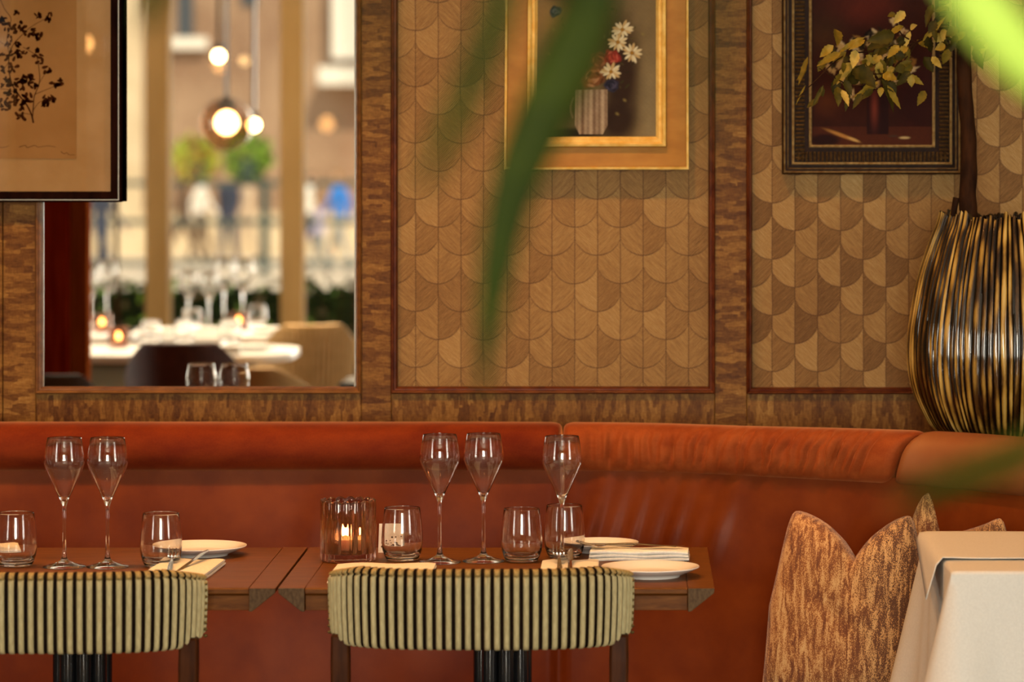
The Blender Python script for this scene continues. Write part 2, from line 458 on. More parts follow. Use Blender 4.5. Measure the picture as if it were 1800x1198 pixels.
# ================================================================ window wall behind the photographer (seen in the mirror)
def wall_rect(name, x0, x1, z0, z1, m=PLASTER): return struct(MB().box(x0, x1, YF - .2, YF, z0, z1).build(name, m, smooth=False))
SILL, HEAD = 0.42, 3.0
wall_rect('wall_front', XL, XR, 0, SILL)
wall_rect('wall_front.001', XL, XR, HEAD, ZC)
WX = [(-4.6, -1.143), (-1.02, 3.9)]
wall_rect('wall_front.002', XL, WX[0][0], SILL, HEAD)
wall_rect('wall_front.003', WX[0][1], WX[1][0], SILL, HEAD, CREAM)
wall_rect('wall_front.004', WX[1][1], XR, SILL, HEAD)
MW = 0.062
for k, (a, b) in enumerate(WX):
    w = MB().box(a, b, YF - .16, YF - .02, SILL, SILL + .07).box(a, b, YF - .16, YF - .02, HEAD - .07, HEAD).box(a, a + .06, YF - .16, YF - .02, SILL + .07, HEAD - .07).box(b - .06, b, YF - .16, YF - .02, SILL + .07, HEAD - .07)
    wo = struct(w.build('window_%d' % (k + 1), CREAM, smooth=False))
    MB().box(a + .03, b - .03, YF - .125, YF - .115, SILL + .03, HEAD - .03).build('pane', PANE, wo, smooth=False)
    xs = [MX(275, 20.12), MX(512, 20.12), MX(38, 20.12)] if k == 0 else [b - (b - a) * j / 6 for j in range(1, 6)]
    for x in xs:
        bevel(MB().box(x - MW, x + MW, YF - .15, YF + .03, SILL + .07, HEAD - .07).build('mullion', CREAM, wo, smooth=False), .006)
    bevel(MB().box(a - .05, b + .05, YF, YF + .14, SILL - .05, SILL).build('window_sill', CREAM, wo, smooth=False), .008)

# tall windows in the side walls
for k, (sd_, (xa, xb, ya, yb)) in enumerate(SW.items()):
    xm = (xa + xb) / 2
    wo = MB()
    for y0_, y1_, z0_, z1_ in ((ya, ya + .07, .55, 2.85), (yb - .07, yb, .55, 2.85), (ya + .07, yb - .07, .55, .62), (ya + .07, yb - .07, 2.78, 2.85), ((ya + yb) / 2 - .03, (ya + yb) / 2 + .03, .62, 2.78)):
        wo.box(xm - .04, xm + .04, y0_, y1_, z0_, z1_)
    wo = struct(wo.build('window_%d' % (k + 3), CREAM, smooth=False))
    MB().box(xm - .004, xm + .004, ya + .03, yb - .03, .58, 2.82).build('pane', PANE, wo, smooth=False)
# dark red timber post standing beside the tables
REDWOOD = mat('oxblood_timber', alb(120, 24, 6, 1.0), alb(146, 40, 10, 1.0), (40, 40, 4), 0.6, Specular_IOR_Level=.0)
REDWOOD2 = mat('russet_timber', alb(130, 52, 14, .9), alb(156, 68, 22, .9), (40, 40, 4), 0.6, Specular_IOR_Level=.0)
D = 13.0
pm = MB().box(MX(30, D), MX(118, D), MY(D) - .12, MY(D), 0, ZC)
po = pm.build('column', REDWOOD, smooth=False); struct(po); bevel(po, .006)
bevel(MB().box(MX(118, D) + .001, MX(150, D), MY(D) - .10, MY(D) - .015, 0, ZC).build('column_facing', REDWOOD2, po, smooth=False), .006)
# slim dark casement edge further left
struct(MB().box(MX(200, 19.7), MX(206, 19.7), MY(19.7) - .03, MY(19.7), SILL, HEAD).build('trim_40', DARKWOOD, smooth=False))
# ================================================================ gilt framed flower painting
def blobf(gx, gz, col, cx, cy, rx, ry=None, rot=0.0, soft=0.35, k=1.0, tgt=None, wob=0.0, seed=0):
    ry = ry or rx
    dx, dy = gx - cx, gz - cy
    c, s = math.cos(rot), math.sin(rot)
    u, v = (dx * c + dy * s) / rx, (-dx * s + dy * c) / ry
    d = np.sqrt(u * u + v * v)
    if wob:
        a = np.arctan2(v, u); rr = np.random.RandomState(seed)
        d = d * (1 + wob * sum(rr.rand() * np.sin(a * q + rr.rand() * 6.28) for q in (2, 3, 5, 7)))
    w = np.clip((1 - d) / soft, 0, 1) * k
    w = w * w * (3 - 2 * w)
    return tgt * (1 - w[..., None]) + np.array(col) * w[..., None]
def smooth_noise(gx, gz, sx, sz, seed):
    rr = np.random.RandomState(seed); out = np.zeros_like(gx)
    for q in range(14):
        out += np.sin(gx * sx * (rr.rand() * 2 - 1) * (1 + q * .5) + gz * sz * (rr.rand() * 2 - 1) * (1 + q * .5) + rr.rand() * 6.28) / (1 + q * .25)
    return out / 5.0

def art_flowers(gx, gz):
    # work in photo-pixel units of the sheet
    px = gx * PXM_P + VX; py = VY - (gz - H) * PXM_P
    A = lambda r, g, b: np.array(alb(r, g, b))
    n = smooth_noise(px, py, .05, .05, 3); n2 = smooth_noise(px, py, .35, .3, 4)
    t = np.ones(px.shape + (3,)) * A(136, 108, 70)
    t = blobf(px, py, A(150, 112, 62), 975, 40, 70, 90, tgt=t, soft=.9)
    t = blobf(px, py, A(58, 48, 22), 990, 150, 70, 130, tgt=t, soft=.8)
    t = blobf(px, py, A(70, 52, 26), 1050, 60, 90, 130, tgt=t, soft=.9)
    t = blobf(px, py, A(150, 124, 86), 1145, 190, 40, 160, tgt=t, soft=.9)
    t = blobf(px, py, A(62, 38, 22), 1092, 130, 48, 130, tgt=t, soft=.7)
    t = blobf(px, py, A(56, 34, 20), 1085, 210, 50, 60, tgt=t, soft=.7)
    t = blobf(px, py, A(44, 28, 16), 1000, 236, 90, 16, tgt=t, soft=.6)
    t *= (1 + .16 * n + .10 * n2)[..., None]
    rr = np.random.RandomState(5)
    for q in range(90):                                           # loose foliage strokes
        a = rr.rand() * 6.28; d = 20 + 75 * rr.rand()
        cx, cy = 1050 + d * math.cos(a) * .8, 90 + d * math.sin(a)
        t = blobf(px, py, A(*[(64, 62, 22), (88, 74, 30), (48, 40, 18), (104, 84, 40)][q % 4]), cx, cy, 3 + 6 * rr.rand(), 1.5 + 2 * rr.rand(), rr.rand() * 3.1, tgt=t, soft=.6, k=.6)
    def daisy(cx, cy, r, sq=1.0, seed=0):
        nonlocal t
        q = np.random.RandomState(seed)
        for k in range(13):
            a = k * 6.283 / 13 + q.rand() * .25; rad = r * (.8 + .3 * q.rand())
            t = blobf(px, py, A(*[(236, 206, 156), (214, 172, 112), (244, 220, 176)][k % 3]), cx + rad * .6 * math.cos(a), cy + rad * .6 * math.sin(a) * sq, rad * .48, rad * .17, math.atan2(math.sin(a) * sq, math.cos(a)), tgt=t, soft=.4)
        t = blobf(px, py, A(176, 120, 40), cx, cy, r * .22, tgt=t)
    def bloom(cx, cy, r, cols, seed):
        nonlocal t
        q = np.random.RandomState(seed)
        t = blobf(px, py, A(*cols[0]), cx, cy, r, r * .88, tgt=t, soft=.3, wob=.12, seed=seed)
        for k in range(12):
            a = q.rand() * 6.28; d = r * (.2 + .55 * q.rand())
            t = blobf(px, py, A(*cols[1 + k % (len(cols) - 1)]), cx + d * math.cos(a), cy + d * math.sin(a) * .85, r * .42, r * .16, a + 1.57, tgt=t, soft=.6, k=.8)
    daisy(1094, 52, 19, .8, 1); daisy(1086, 74, 19, .9, 2)
    bloom(1052, 106, 19, [(128, 66, 40), (170, 96, 60), (96, 44, 26)], 6)
    bloom(1076, 101, 17, [(150, 44, 34), (190, 66, 48), (112, 26, 20), (204, 92, 70)], 7)
    daisy(1111, 93, 18, 1.0, 3)
    bloom(1042, 136, 23, [(140, 74, 42), (186, 112, 70), (92, 44, 22), (206, 138, 96)], 8)
    bloom(1075, 150, 15, [(52, 46, 60), (78, 68, 86), (34, 28, 40)], 9)
    daisy(1074, 126, 19, .75, 4)
    bloom(977, 20, 13, [(66, 66, 70), (92, 92, 92), (40, 44, 46)], 10)
    for cx, cy in ((974, 52), (966, 95), (1098, 176), (1085, 200), (1130, 60)): t = blobf(px, py, A(150, 124, 66), cx, cy, 6, 4, .6, tgt=t, soft=.8, k=.7)
    # fluted jug
    inside = (np.abs(px - 1039) < 29 - np.clip((py - 220) / 15, 0, 1) * 8) & (py > 157) & (py < 236)
    flute = .35 + .28 * np.cos((px - 1039) * .62) + .25 * np.cos((px - 1039) * .27 + .8) + .14 * n2
    jug = A(206, 172, 136) * 1.0
    jc = A(138, 104, 78)[None, None] * (1 - flute[..., None]) + jug[None, None] * flute[..., None]
    sh = .98 + .10 * n2
    t = np.where(inside[..., None], jc * sh[..., None], t)
    for q in range(14):                                           # thin handle
        a = -1.5 + q * .22
        t = blobf(px, py, A(140, 108, 78), 1008 - 6 * math.cos(a * .9), 190 + q * 2.6 - 18, 2.6, 3.4, 0, tgt=t, soft=.6, k=.8)
    return np.clip(t * np.array((1.0, .86, .62)), 0, .95)

YP = YW - .012
PXM_P = F / YP
def px_(p): return X(p, YP)
def pz_(p): return Z(p, YP)
gloc = (px_(1049), YW, pz_(297))
gp = thing('flower_painting', 'gilt framed oil painting of daisies and roses in a fluted jug', 'painting', gloc)
ZT = pz_(-190)
s = 1 / PXM_P
MB().frame(px_(888), px_(1210), pz_(297), ZT, [(0, -.012), (0, .026), (3 * s, .029), (5 * s, .026), (38 * s, .015), (41 * s, .022), (41 * s, -.01)], y=YW).build('frame', GOLD, gp, off=gloc, angle=20)
MB().frame(px_(888) - .0006, px_(1210) + .0006, pz_(297) - .0006, ZT + .0006, [(0, .024), (0, .0285), (3.6 * s, .0305), (4.6 * s, .026)], y=YW).build('frame_lip', GOLD_LIT, gp, off=gloc, angle=20)['label'] = 'thin bright gilt outer lip'
MB().frame(px_(888) + 40 * s, px_(1210) - 40 * s, pz_(297) + 40 * s, ZT - 40 * s, [(0, .012), (0, .030), (4 * s, .033), (6 * s, .030), (8 * s, .022), (12 * s, .024), (17 * s, .012), (17 * s, 0)], y=YW).build('inner_slip', GOLD_LIT, gp, off=gloc, angle=20)['label'] = 'bright gilt stepped inner slip'
painted('canvas', px_(944), px_(1154), pz_(241), pz_(-134), YW - .011, 190, 330, art_flowers, PAINT, gp, gloc)

# ================================================================ dark still life in a reeded bronze frame
def art_still(gx, gz):
    px = gx * PXM_P + VX; py = VY - (gz - H) * PXM_P
    A = lambda r, g, b: np.array(alb(r, g, b))
    n = smooth_noise(px, py, .04, .05, 13); n2 = smooth_noise(px, py, .3, .25, 14)
    t = np.ones(px.shape + (3,)) * A(62, 22, 8)
    t = blobf(px, py, A(92, 30, 14), 1520, 10, 90, 50, tgt=t, soft=.9)
    t = blobf(px, py, A(74, 40, 14), 1450, 60, 60, 60, tgt=t, soft=.9, k=.7)
    t = blobf(px, py, A(54, 12, 6), 1610, 170, 60, 110, tgt=t, soft=.9)
    t = blobf(px, py, A(96, 44, 16), 1455, 180, 40, 40, tgt=t, soft=.9, k=.7)
    t *= (1 + .25 * n + .12 * n2)[..., None]
    low = py > 222
    t = np.where(low[..., None], A(84, 34, 14) * (1 + .2 * n2)[..., None], t)
    t = blobf(px, py, A(44, 12, 6), 1450, 246, 34, 14, tgt=t, soft=.5)
    t = blobf(px, py, A(196, 128, 58), 1480, 238, 44, 4.6, .36, tgt=t, soft=.7)          # knife
    t = blobf(px, py, A(228, 170, 92), 1500, 245, 16, 3.4, .36, tgt=t, soft=.7)
    t = blobf(px, py, A(214, 172, 110), 1590, 242, 13, 3, 0, tgt=t, soft=.6)
    t = blobf(px, py, A(70, 56, 40), 1570, 239, 14, 3, 0, tgt=t, soft=.8, k=.7)
    jar = (np.abs(px - 1543) < 19) & (py > 150) & (py < 236)
    g = np.exp(-((px - 1537) / 6.0) ** 2)
    t = np.where(jar[..., None], A(44, 12, 8) + A(120, 48, 30)[None, None] * (g * np.exp(-((py - 190) / 30) ** 2))[..., None], t)
    rr = np.random.RandomState(15)
    for q in range(130):                                          # bouquet
        a = rr.rand() * 6.28; d = math.sqrt(rr.rand())
        cx, cy = 1530 + 78 * d * math.cos(a), 105 + 52 * d * math.sin(a)
        col = [(44, 30, 10), (70, 54, 18), (24, 10, 5), (196, 148, 86), (150, 96, 40), (20, 8, 4), (90, 70, 26), (222, 182, 126)][q % 8]
        t = blobf(px, py, A(*col), cx, cy, 5 + 9 * rr.rand(), 4 + 5 * rr.rand(), rr.rand() * 3, tgt=t, soft=.4, k=.85, wob=.2, seed=q)
    for cx, cy, r in ((1556, 108, 16), (1566, 142, 15), (1512, 108, 12), (1572, 36, 10), (1498, 168, 9), (1488, 142, 10), (1588, 55, 8)):
        t = blobf(px, py, A(212, 166, 108), cx, cy, r, r * .8, .4, tgt=t, soft=.4, wob=.25, seed=int(cx))
        t = blobf(px, py, A(150, 92, 44), cx + 2, cy + 2, r * .4, tgt=t, soft=.6)
    return np.clip(t * np.array((1.0, .86, .66)), 0, .9)
sloc = (px_(1532), YW, pz_(305))
sp_ = thing('still_life_painting', 'dark red still life painting in a ribbed bronze frame behind leafy branch', 'painting', sloc)
ZT2 = pz_(-190)
x0, x1, z0 = px_(1375), px_(1690), pz_(306)
MB().frame(x0, x1, z0, ZT2, [(0, -.012), (0, .014), (3 * s, .018), (9 * s, .018), (10 * s, .012), (52 * s, .012), (52 * s, -.012)], y=YW).build('frame', BRONZE, sp_, off=sloc, angle=25)
for d0, d1, hh_ in ((2.5, 5.5, .022), (9, 11, .021), (17, 21, .024), (47, 51.5, .024)):
    MB().frame(x0 + d0 * s, x1 - d0 * s, z0 + d0 * s, ZT2 - d0 * s, [(0, .010), (0, hh_ - .003), ((d1 - d0) * .5 * s, hh_), ((d1 - d0) * s, hh_ - .003), ((d1 - d0) * s, .010)], y=YW).build('gilt_line', BRONZE_LIT, sp_, off=sloc)['label'] = 'rubbed gilt line round the frame'
# reeded hollow: short ribs all round
rb = MB()
def reeds(a, b, fixed, along):
    L = abs(b - a); n = int(L / (7.1 * s))
    for k in range(n):
        c = a + (k + .5) * (b - a) / n; w = 2.5 * s; d = 8.5 * s
        for q in range(4):
            pass
        prof = [(-w, .012), (-w * .7, .0185), (0, .021), (w * .7, .0185), (w, .012)]
        rows = []
        for e, f in ((-d, .55), (-d * .8, 1), (d * .8, 1), (d, .55)):
            rows.append([((c + u, YW - (.012 + (h_ - .012) * f), fixed + e) if along == 'x' else (fixed + e, YW - (.012 + (h_ - .012) * f), c + u)) for u, h_ in prof])
        rb.grid(rows)
reeds(x0 + 25 * s, x1 - 25 * s, z0 + 31 * s, 'x')
reeds(z0 + 25 * s, ZT2 - 25 * s, x0 + 31 * s, 'z')
reeds(z0 + 25 * s, ZT2 - 25 * s, x1 - 31 * s, 'z')
rb.build('reeded_band', mat('worn_reeds', alb(70, 38, 12), alb(140, 92, 42), (160, 160, 160), 0.35, metal=0.1), sp_, off=sloc)
painted('canvas', x0 + 49 * s, x1 - 49 * s, z0 + 49 * s, ZT2 - 49 * s, YW - .0125, 200, 330, art_still, PAINT, sp_, sloc)

# ================================================================ botanical drawing hung in front of the mirror
YB = YW - .030
kb = F / YB
def bx(p): return X(p, YB)
def bz(p): return Z(p, YB)
bloc = (bx(20), YW, bz(355))
bp = thing('botanical_print', 'black framed brown drawing of a flowering sprig hung over the mirror', 'picture', bloc)
sb = 1 / kb
BX0, BX1, BZ0, BZ1 = bx(-260), bx(213), bz(355), bz(-260)
MB().frame(BX0, BX1, BZ0, BZ1, [(0, -.028), (0, .004), (2 * sb, .007), (4 * sb, .004), (6 * sb, .006), (17 * sb, .006), (18.5 * sb, .002), (18.5 * sb, -.020)], y=YB).build('frame', EBONY, bp, off=bloc, angle=20)
bsl = MB().frame(BX0, BX1, BZ0, BZ1, [(3.4 * sb, .0030), (3.4 * sb, .0062), (4.8 * sb, .0062), (4.8 * sb, .0030)], y=YB)
bsl.build('silver_line', mat('silver_leaf', alb(200, 170, 130), rough=.3, metal=.5), bp, off=bloc)['label'] = 'fine silver line along the frame'
MATT = mat('tan_mount_card', (.33, .19, .08), (.37, .22, .10), (14, 14, 14), 0.9, Specular_IOR_Level=.0)
PAPER = mat('aged_drawing_paper', (.27, .135, .046), (.31, .16, .060), (9, 9, 9), 0.9, Specular_IOR_Level=.0)
INK = mat('sepia_ink', alb(66, 26, 7), alb(90, 42, 14), (200, 200, 200), 0.8, Specular_IOR_Level=.0)
MB().box(bx(-244), bx(197), YB + .012, YB + .018, bz(341 + 4), bz(-244)).build('mount', MATT, bp, off=bloc, smooth=False)
MB().box(bx(-180), bx(133), YB + .0105, YB + .0119, bz(279), bz(-170)).build('sheet', PAPER, bp, off=bloc, smooth=False)
MB().box(bx(-250), bx(200), YB + .0015, YB + .0035, bz(348), bz(-250)).build('glazing', PANE, bp, off=bloc, smooth=False)
ik = MB(); YI = YB + .0102
def q2(u, v): return (u / 2.786, v / 2.786)
def stroke(pts, w0, w1):
    pts = [Vector((*q2(*p), 0)) for p in pts]; d = catmull(pts, 6); L, Rr = [], []
    for i, p in enumerate(d):
        t_ = (d[min(i + 1, len(d) - 1)] - d[max(i - 1, 0)]).normalized(); nn = Vector((-t_.y, t_.x, 0))
        w = w0 + (w1 - w0) * i / (len(d) - 1)
        a, b = p + nn * w, p - nn * w
        L.append((bx(a.x), YI, bz(a.y))); Rr.append((bx(b.x), YI, bz(b.y)))
    ik.grid([L, Rr])
def leaf2(cx, cy, L, w, a):
    cx, cy = q2(cx, cy); n = 12; pts = []
    for k in range(n):
        q = 2 * PI * k / n; u = L * math.cos(q); v = w * math.sin(q) * (1 - .35 * math.cos(q))
        x_, y_ = cx + u * math.cos(a) - v * math.sin(a), cy + u * math.sin(a) + v * math.cos(a)
        pts.append((bx(x_), YI, bz(y_)))
    ik.add(pts, [list(range(n))])
stroke([(160, 602), (150, 560), (125, 510), (85, 460), (55, 410), (40, 340), (42, 270), (60, 220), (95, 180), (150, 130), (230, 85)], 1.5, .35)
stroke([(155, 580), (160, 520), (165, 470), (190, 400), (185, 320), (170, 270), (110, 230)], 1.0, .4)
stroke([(40, 300), (20, 330), (0, 325)], .5, .3); stroke([(55, 240), (20, 220), (-20, 190), (-60, 170)], .5, .3)
stroke([(40, 130), (50, 90), (20, 45), (0, 0), (-20, -60)], .6, .4); stroke([(42, 270), (30, 190), (45, 120)], .5, .4)
stroke([(90, 465), (40, 440), (-20, 430), (-80, 400)], .6, .3); stroke([(150, 560), (110, 555), (80, 560)], .5, .3)
stroke([(155, 545), (190, 500), (230, 490)], .5, .3); stroke([(170, 460), (220, 440), (270, 420)], .6, .3); stroke([(175, 430), (205, 380), (228, 350)], .4, .3)
rl = random.Random(4)
def tuft(cx, cy, n=5, L=5.0, spread=25):
    for k in range(n):
        a = rl.uniform(0, 6.28); d = rl.uniform(.3, 1) * spread
        leaf2(cx + d * math.cos(a), cy + d * math.sin(a), L * rl.uniform(.7, 1.2), L * rl.uniform(.38, .6), rl.uniform(0, 6.28))
for c in ((120, 385), (130, 375), (100, 385), (225, 350), (268, 410), (275, 405), (75, 270), (70, 260), (30, 410), (35, 440), (20, 400), (20, 520), (10, 510), (90, 570), (215, 490), (225, 500), (240, 490), (130, 480), (110, 490), (75, 490), (100, 150), (110, 130), (40, 200), (30, 130), (-10, 100), (-40, 200), (-50, 420), (20, 340)): tuft(*c)
for c in ((60, 330), (150, 380), (160, 420), (90, 440), (50, 480), (110, 520), (190, 290), (170, 260), (60, 150), (20, 270), (150, 150), (60, 400)): tuft(*c)
for c in ((75, 62, 5, 4.2, 16), (185, 72, 6, 4.0, 14), (240, 85, 8, 4.6, 20), (188, 178, 8, 4.8, 18), (85, 215, 8, 4.2, 16), (5, 95, 6, 4.5, 18), (115, 260, 4, 3.4, 12), (140, 238, 3, 3, 8)): tuft(*c)
stroke([(-100, 722), (-30, 716), (10, 722), (40, 714)], .5, .3); stroke([(90, 720), (120, 712), (130, 722), (165, 712), (185, 720), (230, 714), (270, 720)], .5, .3)
stroke([(295, 742), (310, 752), (325, 748), (335, 757), (362, 758)], .5, .3)
ik.build('sprig_drawing', INK, bp, off=bloc, smooth=False)
# ================================================================ curved banquette
pts = [(-4.2, 8.38), (-2.6, 8.38), (-1.4, 8.38), (-.7, 8.38), (-.3, 8.378), (-.05, 8.36), (.11, 8.317), (.35, 8.20), (.577, 8.065), (.695, 7.96), (.824, 7.80), (.95, 7.71), (1.2, 7.67), (1.6, 7.66), (2.2, 7.66), (3.0, 7.66)]
dense = arclen(catmull([(x, y, 0) for x, y in pts], 40), 0.004)
NB = len(dense)
nrm = []
for i in range(NB):
    t = (dense[min(i + 6, NB - 1)] - dense[max(i - 6, 0)]).normalized()
    nrm.append(Vector((t.y, -t.x, 0)))
def at(i, a, z):
    p = dense[i] + nrm[i] * a; return (p.x, p.y, z)
def idx(px, Yg=8.38):                    # nearest path sample to a pixel column
    return min(range(NB), key=lambda i: abs(VX + F * dense[i].x / dense[i].y - px))
iS1, iS2 = idx(985), idx(1578)
rw = random.Random(11)
creases = [(idx(1040 + 14.5 * k + rw.uniform(-6, 6)), rw.uniform(.4, 1.0), rw.uniform(1.4, 3.0), rw.uniform(-.3, .45)) for k in range(34)]
def roll_section(i0, i1, name, m, parent, off, wrinkled=False, tilt0=0.0, tilt1=0.0):
    rows = []; NS = 40; n = i1 - i0
    for i in range(i0, i1 + 1):
        e0, e1 = (i - i0) * .004, (i1 - i) * .004
        rr = .026                                              # rounded ends at the seams
        k0 = math.sqrt(max(0, 1 - (1 - min(e0, rr) / rr) ** 2)) * .34 + .66
        k1 = math.sqrt(max(0, 1 - (1 - min(e1, rr) / rr) ** 2)) * .34 + .66
        k = min(k0, k1)
        g = max(0.0, min(1.0, (dense[i].x - .2) / .6))
        ra, rb_, cz = .070 * k, (.057 + .007 * g) * (k * .45 + .55), .914 + .006 * g
        row = []
        for q in range(NS):
            an = 2 * PI * q / NS
            ca, sa = math.cos(an), math.sin(an)
            rx_, rz_ = ra * math.copysign(abs(ca) ** .85, ca), rb_ * math.copysign(abs(sa) ** .85, sa)
            dz = 0.0
            if wrinkled:
                z_ = sa
                for ci, dep, w, sl_ in creases:
                    d = (i + z_ * sl_ * 9 - ci) / w
                    if abs(d) < 3: dz -= .0140 * dep * math.exp(-d * d) * max(0, 1 - 1.25 * (z_ - .08) ** 2)
            sh = int((tilt0 * (1 - (i - i0) / max(n, 1)) + tilt1 * (i - i0) / max(n, 1)) * -sa * 9)
            j = max(0, min(NB - 1, i + sh))
            f_ = 1 + dz / .06
            row.append(at(j, -.055 + rx_ * f_, cz + rz_ * f_))
        rows.append(row)
    mb = MB().grid(rows, wrap=True)
    mb.f.append(list(range(NS))); mb.mi.append(0); mb.f.append(list(range(len(mb.v) - NS, len(mb.v)))); mb.mi.append(0)
    return mb.build(name, m, parent, off=off, angle=80)
bq_loc = (0.0, 8.2, 0.0)
bq = thing('banquette', 'long curved terracotta leather banquette with velvet top roll along the wall', 'bench seat', bq_loc)
roll_section(0, iS1 - 1, 'top_roll', VELVET, bq, bq_loc)
roll_section(iS1 + 1, iS2 - 1, 'top_roll', VELVET_OR, bq, bq_loc, True, 0, -.9)['label'] = 'wrinkled orange velvet section of the roll'
roll_section(iS2 + 1, NB - 1, 'top_roll', VELVET_TAN, bq, bq_loc, False, -.9, 0)['label'] = 'smooth tan section of the roll'
# back panel
bcre = [(idx(1040 + 38 * k, 8.36), rw.uniform(.5, 1.0), rw.uniform(4, 8)) for k in range(7)] + [(idx(560 + 45 * k), rw.uniform(.15, .35), rw.uniform(6, 12)) for k in range(4)]
rows = []; NZ = 44
for i in range(0, NB, 2):
    row = []
    for q in range(NZ + 1):
        t = q / NZ; z = .875 - t * (.875 - .35)
        a = -.022 + .075 * t + .014 * math.sin(PI * t)
        for ci, dep, w in bcre:
            d = (i - ci + (t - .25) * 34) / w
            if abs(d) < 3: a += .016 * dep * math.exp(-d * d) * math.exp(-((t - .26) / .17) ** 2)
        a += .002 * math.sin(i * .011) * math.sin(t * 5 + i * .004)
        if abs(i - iS1) < 5: a -= .012 * (1 - abs(i - iS1) / 5)
        row.append(at(i, a, z))
    rows.append(row)
MB().grid(rows).build('back_panel', LEATHER, bq, off=bq_loc, angle=80)
# seat cushion: rounded front
prof = [(-.01, .37), (.10, .375), (.30, .380), (.44, .378), (.50, .365), (.525, .34), (.525, .30), (.51, .28), (.0, .28)]
MB().grid([[at(i, a, z) for a, z in prof] for i in range(0, NB, 4)]).build('seat', LEATHER, bq, off=bq_loc, angle=50)
MB().grid([[at(i, a, z) for a, z in [(.0, .278), (.48, .278), (.48, .10), (.44, .10), (.44, .0), (.0, .0)]] for i in range(0, NB, 8)]).build('plinth', DARKWOOD, bq, off=bq_loc, angle=30)
# timber ledge between roll and wall
lg = MB(); top, bot = [], []
sel = [i for i in range(0, NB, 6)]
r0 = [at(i, -.128, .868) for i in sel]; r1 = [(p[0], YW - .002, .868) for p in r0]
r2 = [(p[0], YW - .002, .84) for p in r0]; r3 = [at(i, -.128, .84) for i in sel]
lg.grid([r0, r1, r2, r3, r0])
struct(lg.build('trim_50', W_H, angle=30))

# ================================================================ scatter cushions
def cushion_mat(name, warm):
    t = NT(name)
    co = t.coord((1, 1, 1), kind='Generated')
    mp = t.n('ShaderNodeMapping'); t.l(co, mp.inputs[0]); mp.inputs['Scale'].default_value = (30, 6, 6)
    st = t.noise(mp.outputs[0], 1.0, 4, .6, .8)
    mp2 = t.n('ShaderNodeMapping'); t.l(co, mp2.inputs[0]); mp2.inputs['Scale'].default_value = (230, 40, 150)
    sp = t.noise(mp2.outputs[0], 1.0, 3, .6)
    f = t.math('ADD', t.math('MULTIPLY', sp, .62), t.math('MULTIPLY', st, .5))
    base = t.ramp(st, [(.35, (.13, .035, .010)), (.65, (.36, .125, .028)) if warm else (.65, (.16, .07, .022))])
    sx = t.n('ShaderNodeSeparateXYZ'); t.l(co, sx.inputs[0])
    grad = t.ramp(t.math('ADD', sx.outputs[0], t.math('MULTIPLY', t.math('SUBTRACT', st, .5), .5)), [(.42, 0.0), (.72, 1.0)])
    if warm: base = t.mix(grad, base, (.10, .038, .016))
    speck = t.math('GREATER_THAN', f, .575)
    lightc = t.ramp(st, [(.4, (.50, .24, .075) if warm else (.40, .25, .10)), (.7, (.60, .37, .16))])
    col = t.mix(speck, base, lightc)
    t.bsdf(col, .85, bump=sp, bstr=.25, bdist=.0008, Sheen_Weight=.2)
    return t.m
def cushion(name, label, loc, rz, lean, w_, h_, m, chop=.0, th=.075, roll=0.0, group=None):
    n = 44; front, back = [], []
    for side, rows in ((-1, front), (1, back)):
        for j in range(n + 1):
            v = -1 + 2 * j / n; row = []
            for i in range(n + 1):
                u = -1 + 2 * i / n
                pin = .06 * (1 - abs(v) ** 3) * abs(u) ** 6           # sides drawn in between the corners
                x_ = u * w_ / 2 * (1 - pin * 1.2) * (1 - .10 * (v * .5 + .5) - chop * .42 * max(0, v))
                rc_ = 1 - .07 * (abs(u) * abs(v)) ** 7; x_ *= rc_
                z_ = rc_ * v * h_ / 2 * (1 - .06 * (1 - abs(u) ** 3) * abs(v) ** 6)
                if chop: z_ -= chop * h_ * .5 * math.exp(-abs(u - .08) / .40) * max(0, (v + .5) / 1.5) ** 2
                th_ = th * (max(0, 1 - u ** 4) ** .5) * (max(0, 1 - v ** 4) ** .5)
                if chop: th_ *= 1 - .38 * chop * math.exp(-((u - .02) / .11) ** 2) * max(0, (v + .9) / 1.9)
                wr = .0025 * math.sin(9 * u + 5 * v + 2 * math.sin(4 * v)) * (1 - abs(u)) * (1 - abs(v))
                row.append((x_, side * (th_ + wr), z_ + h_ / 2))
            rows.append(row)
    mb = MB().grid(front).grid(back)
    o = mb.build(name, m, None, angle=80, merge=True)
    o.location = loc; o.rotation_euler = (lean, roll, rz)
    return tag(o, label, 'cushion', group)
CU1, CU2 = cushion_mat('rust_fleck_weave', True), cushion_mat('brown_fleck_weave', False)
# ================================================================ cushions on the banquette
def cpos(px, Y, z): return (X(px, Y), Y, z)
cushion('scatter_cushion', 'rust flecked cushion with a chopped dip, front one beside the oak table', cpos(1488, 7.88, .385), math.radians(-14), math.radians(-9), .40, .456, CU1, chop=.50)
cushion('scatter_cushion.001', 'brown flecked cushion leaning behind the chopped rust cushion, only its peak showing', (X(1650, 7.90), 7.90, .418), math.radians(-56), math.radians(-9), .21, .475, CU2, chop=.5, th=.045, roll=math.radians(-24))
cushion('scatter_cushion.002', 'flecked cushion whose small corner peeps above the white tablecloth by the tan roll', (X(1761, 7.72), 7.72, .385), math.radians(-50), math.radians(-5), .22, .44, CU1, th=.03, roll=math.radians(-17))

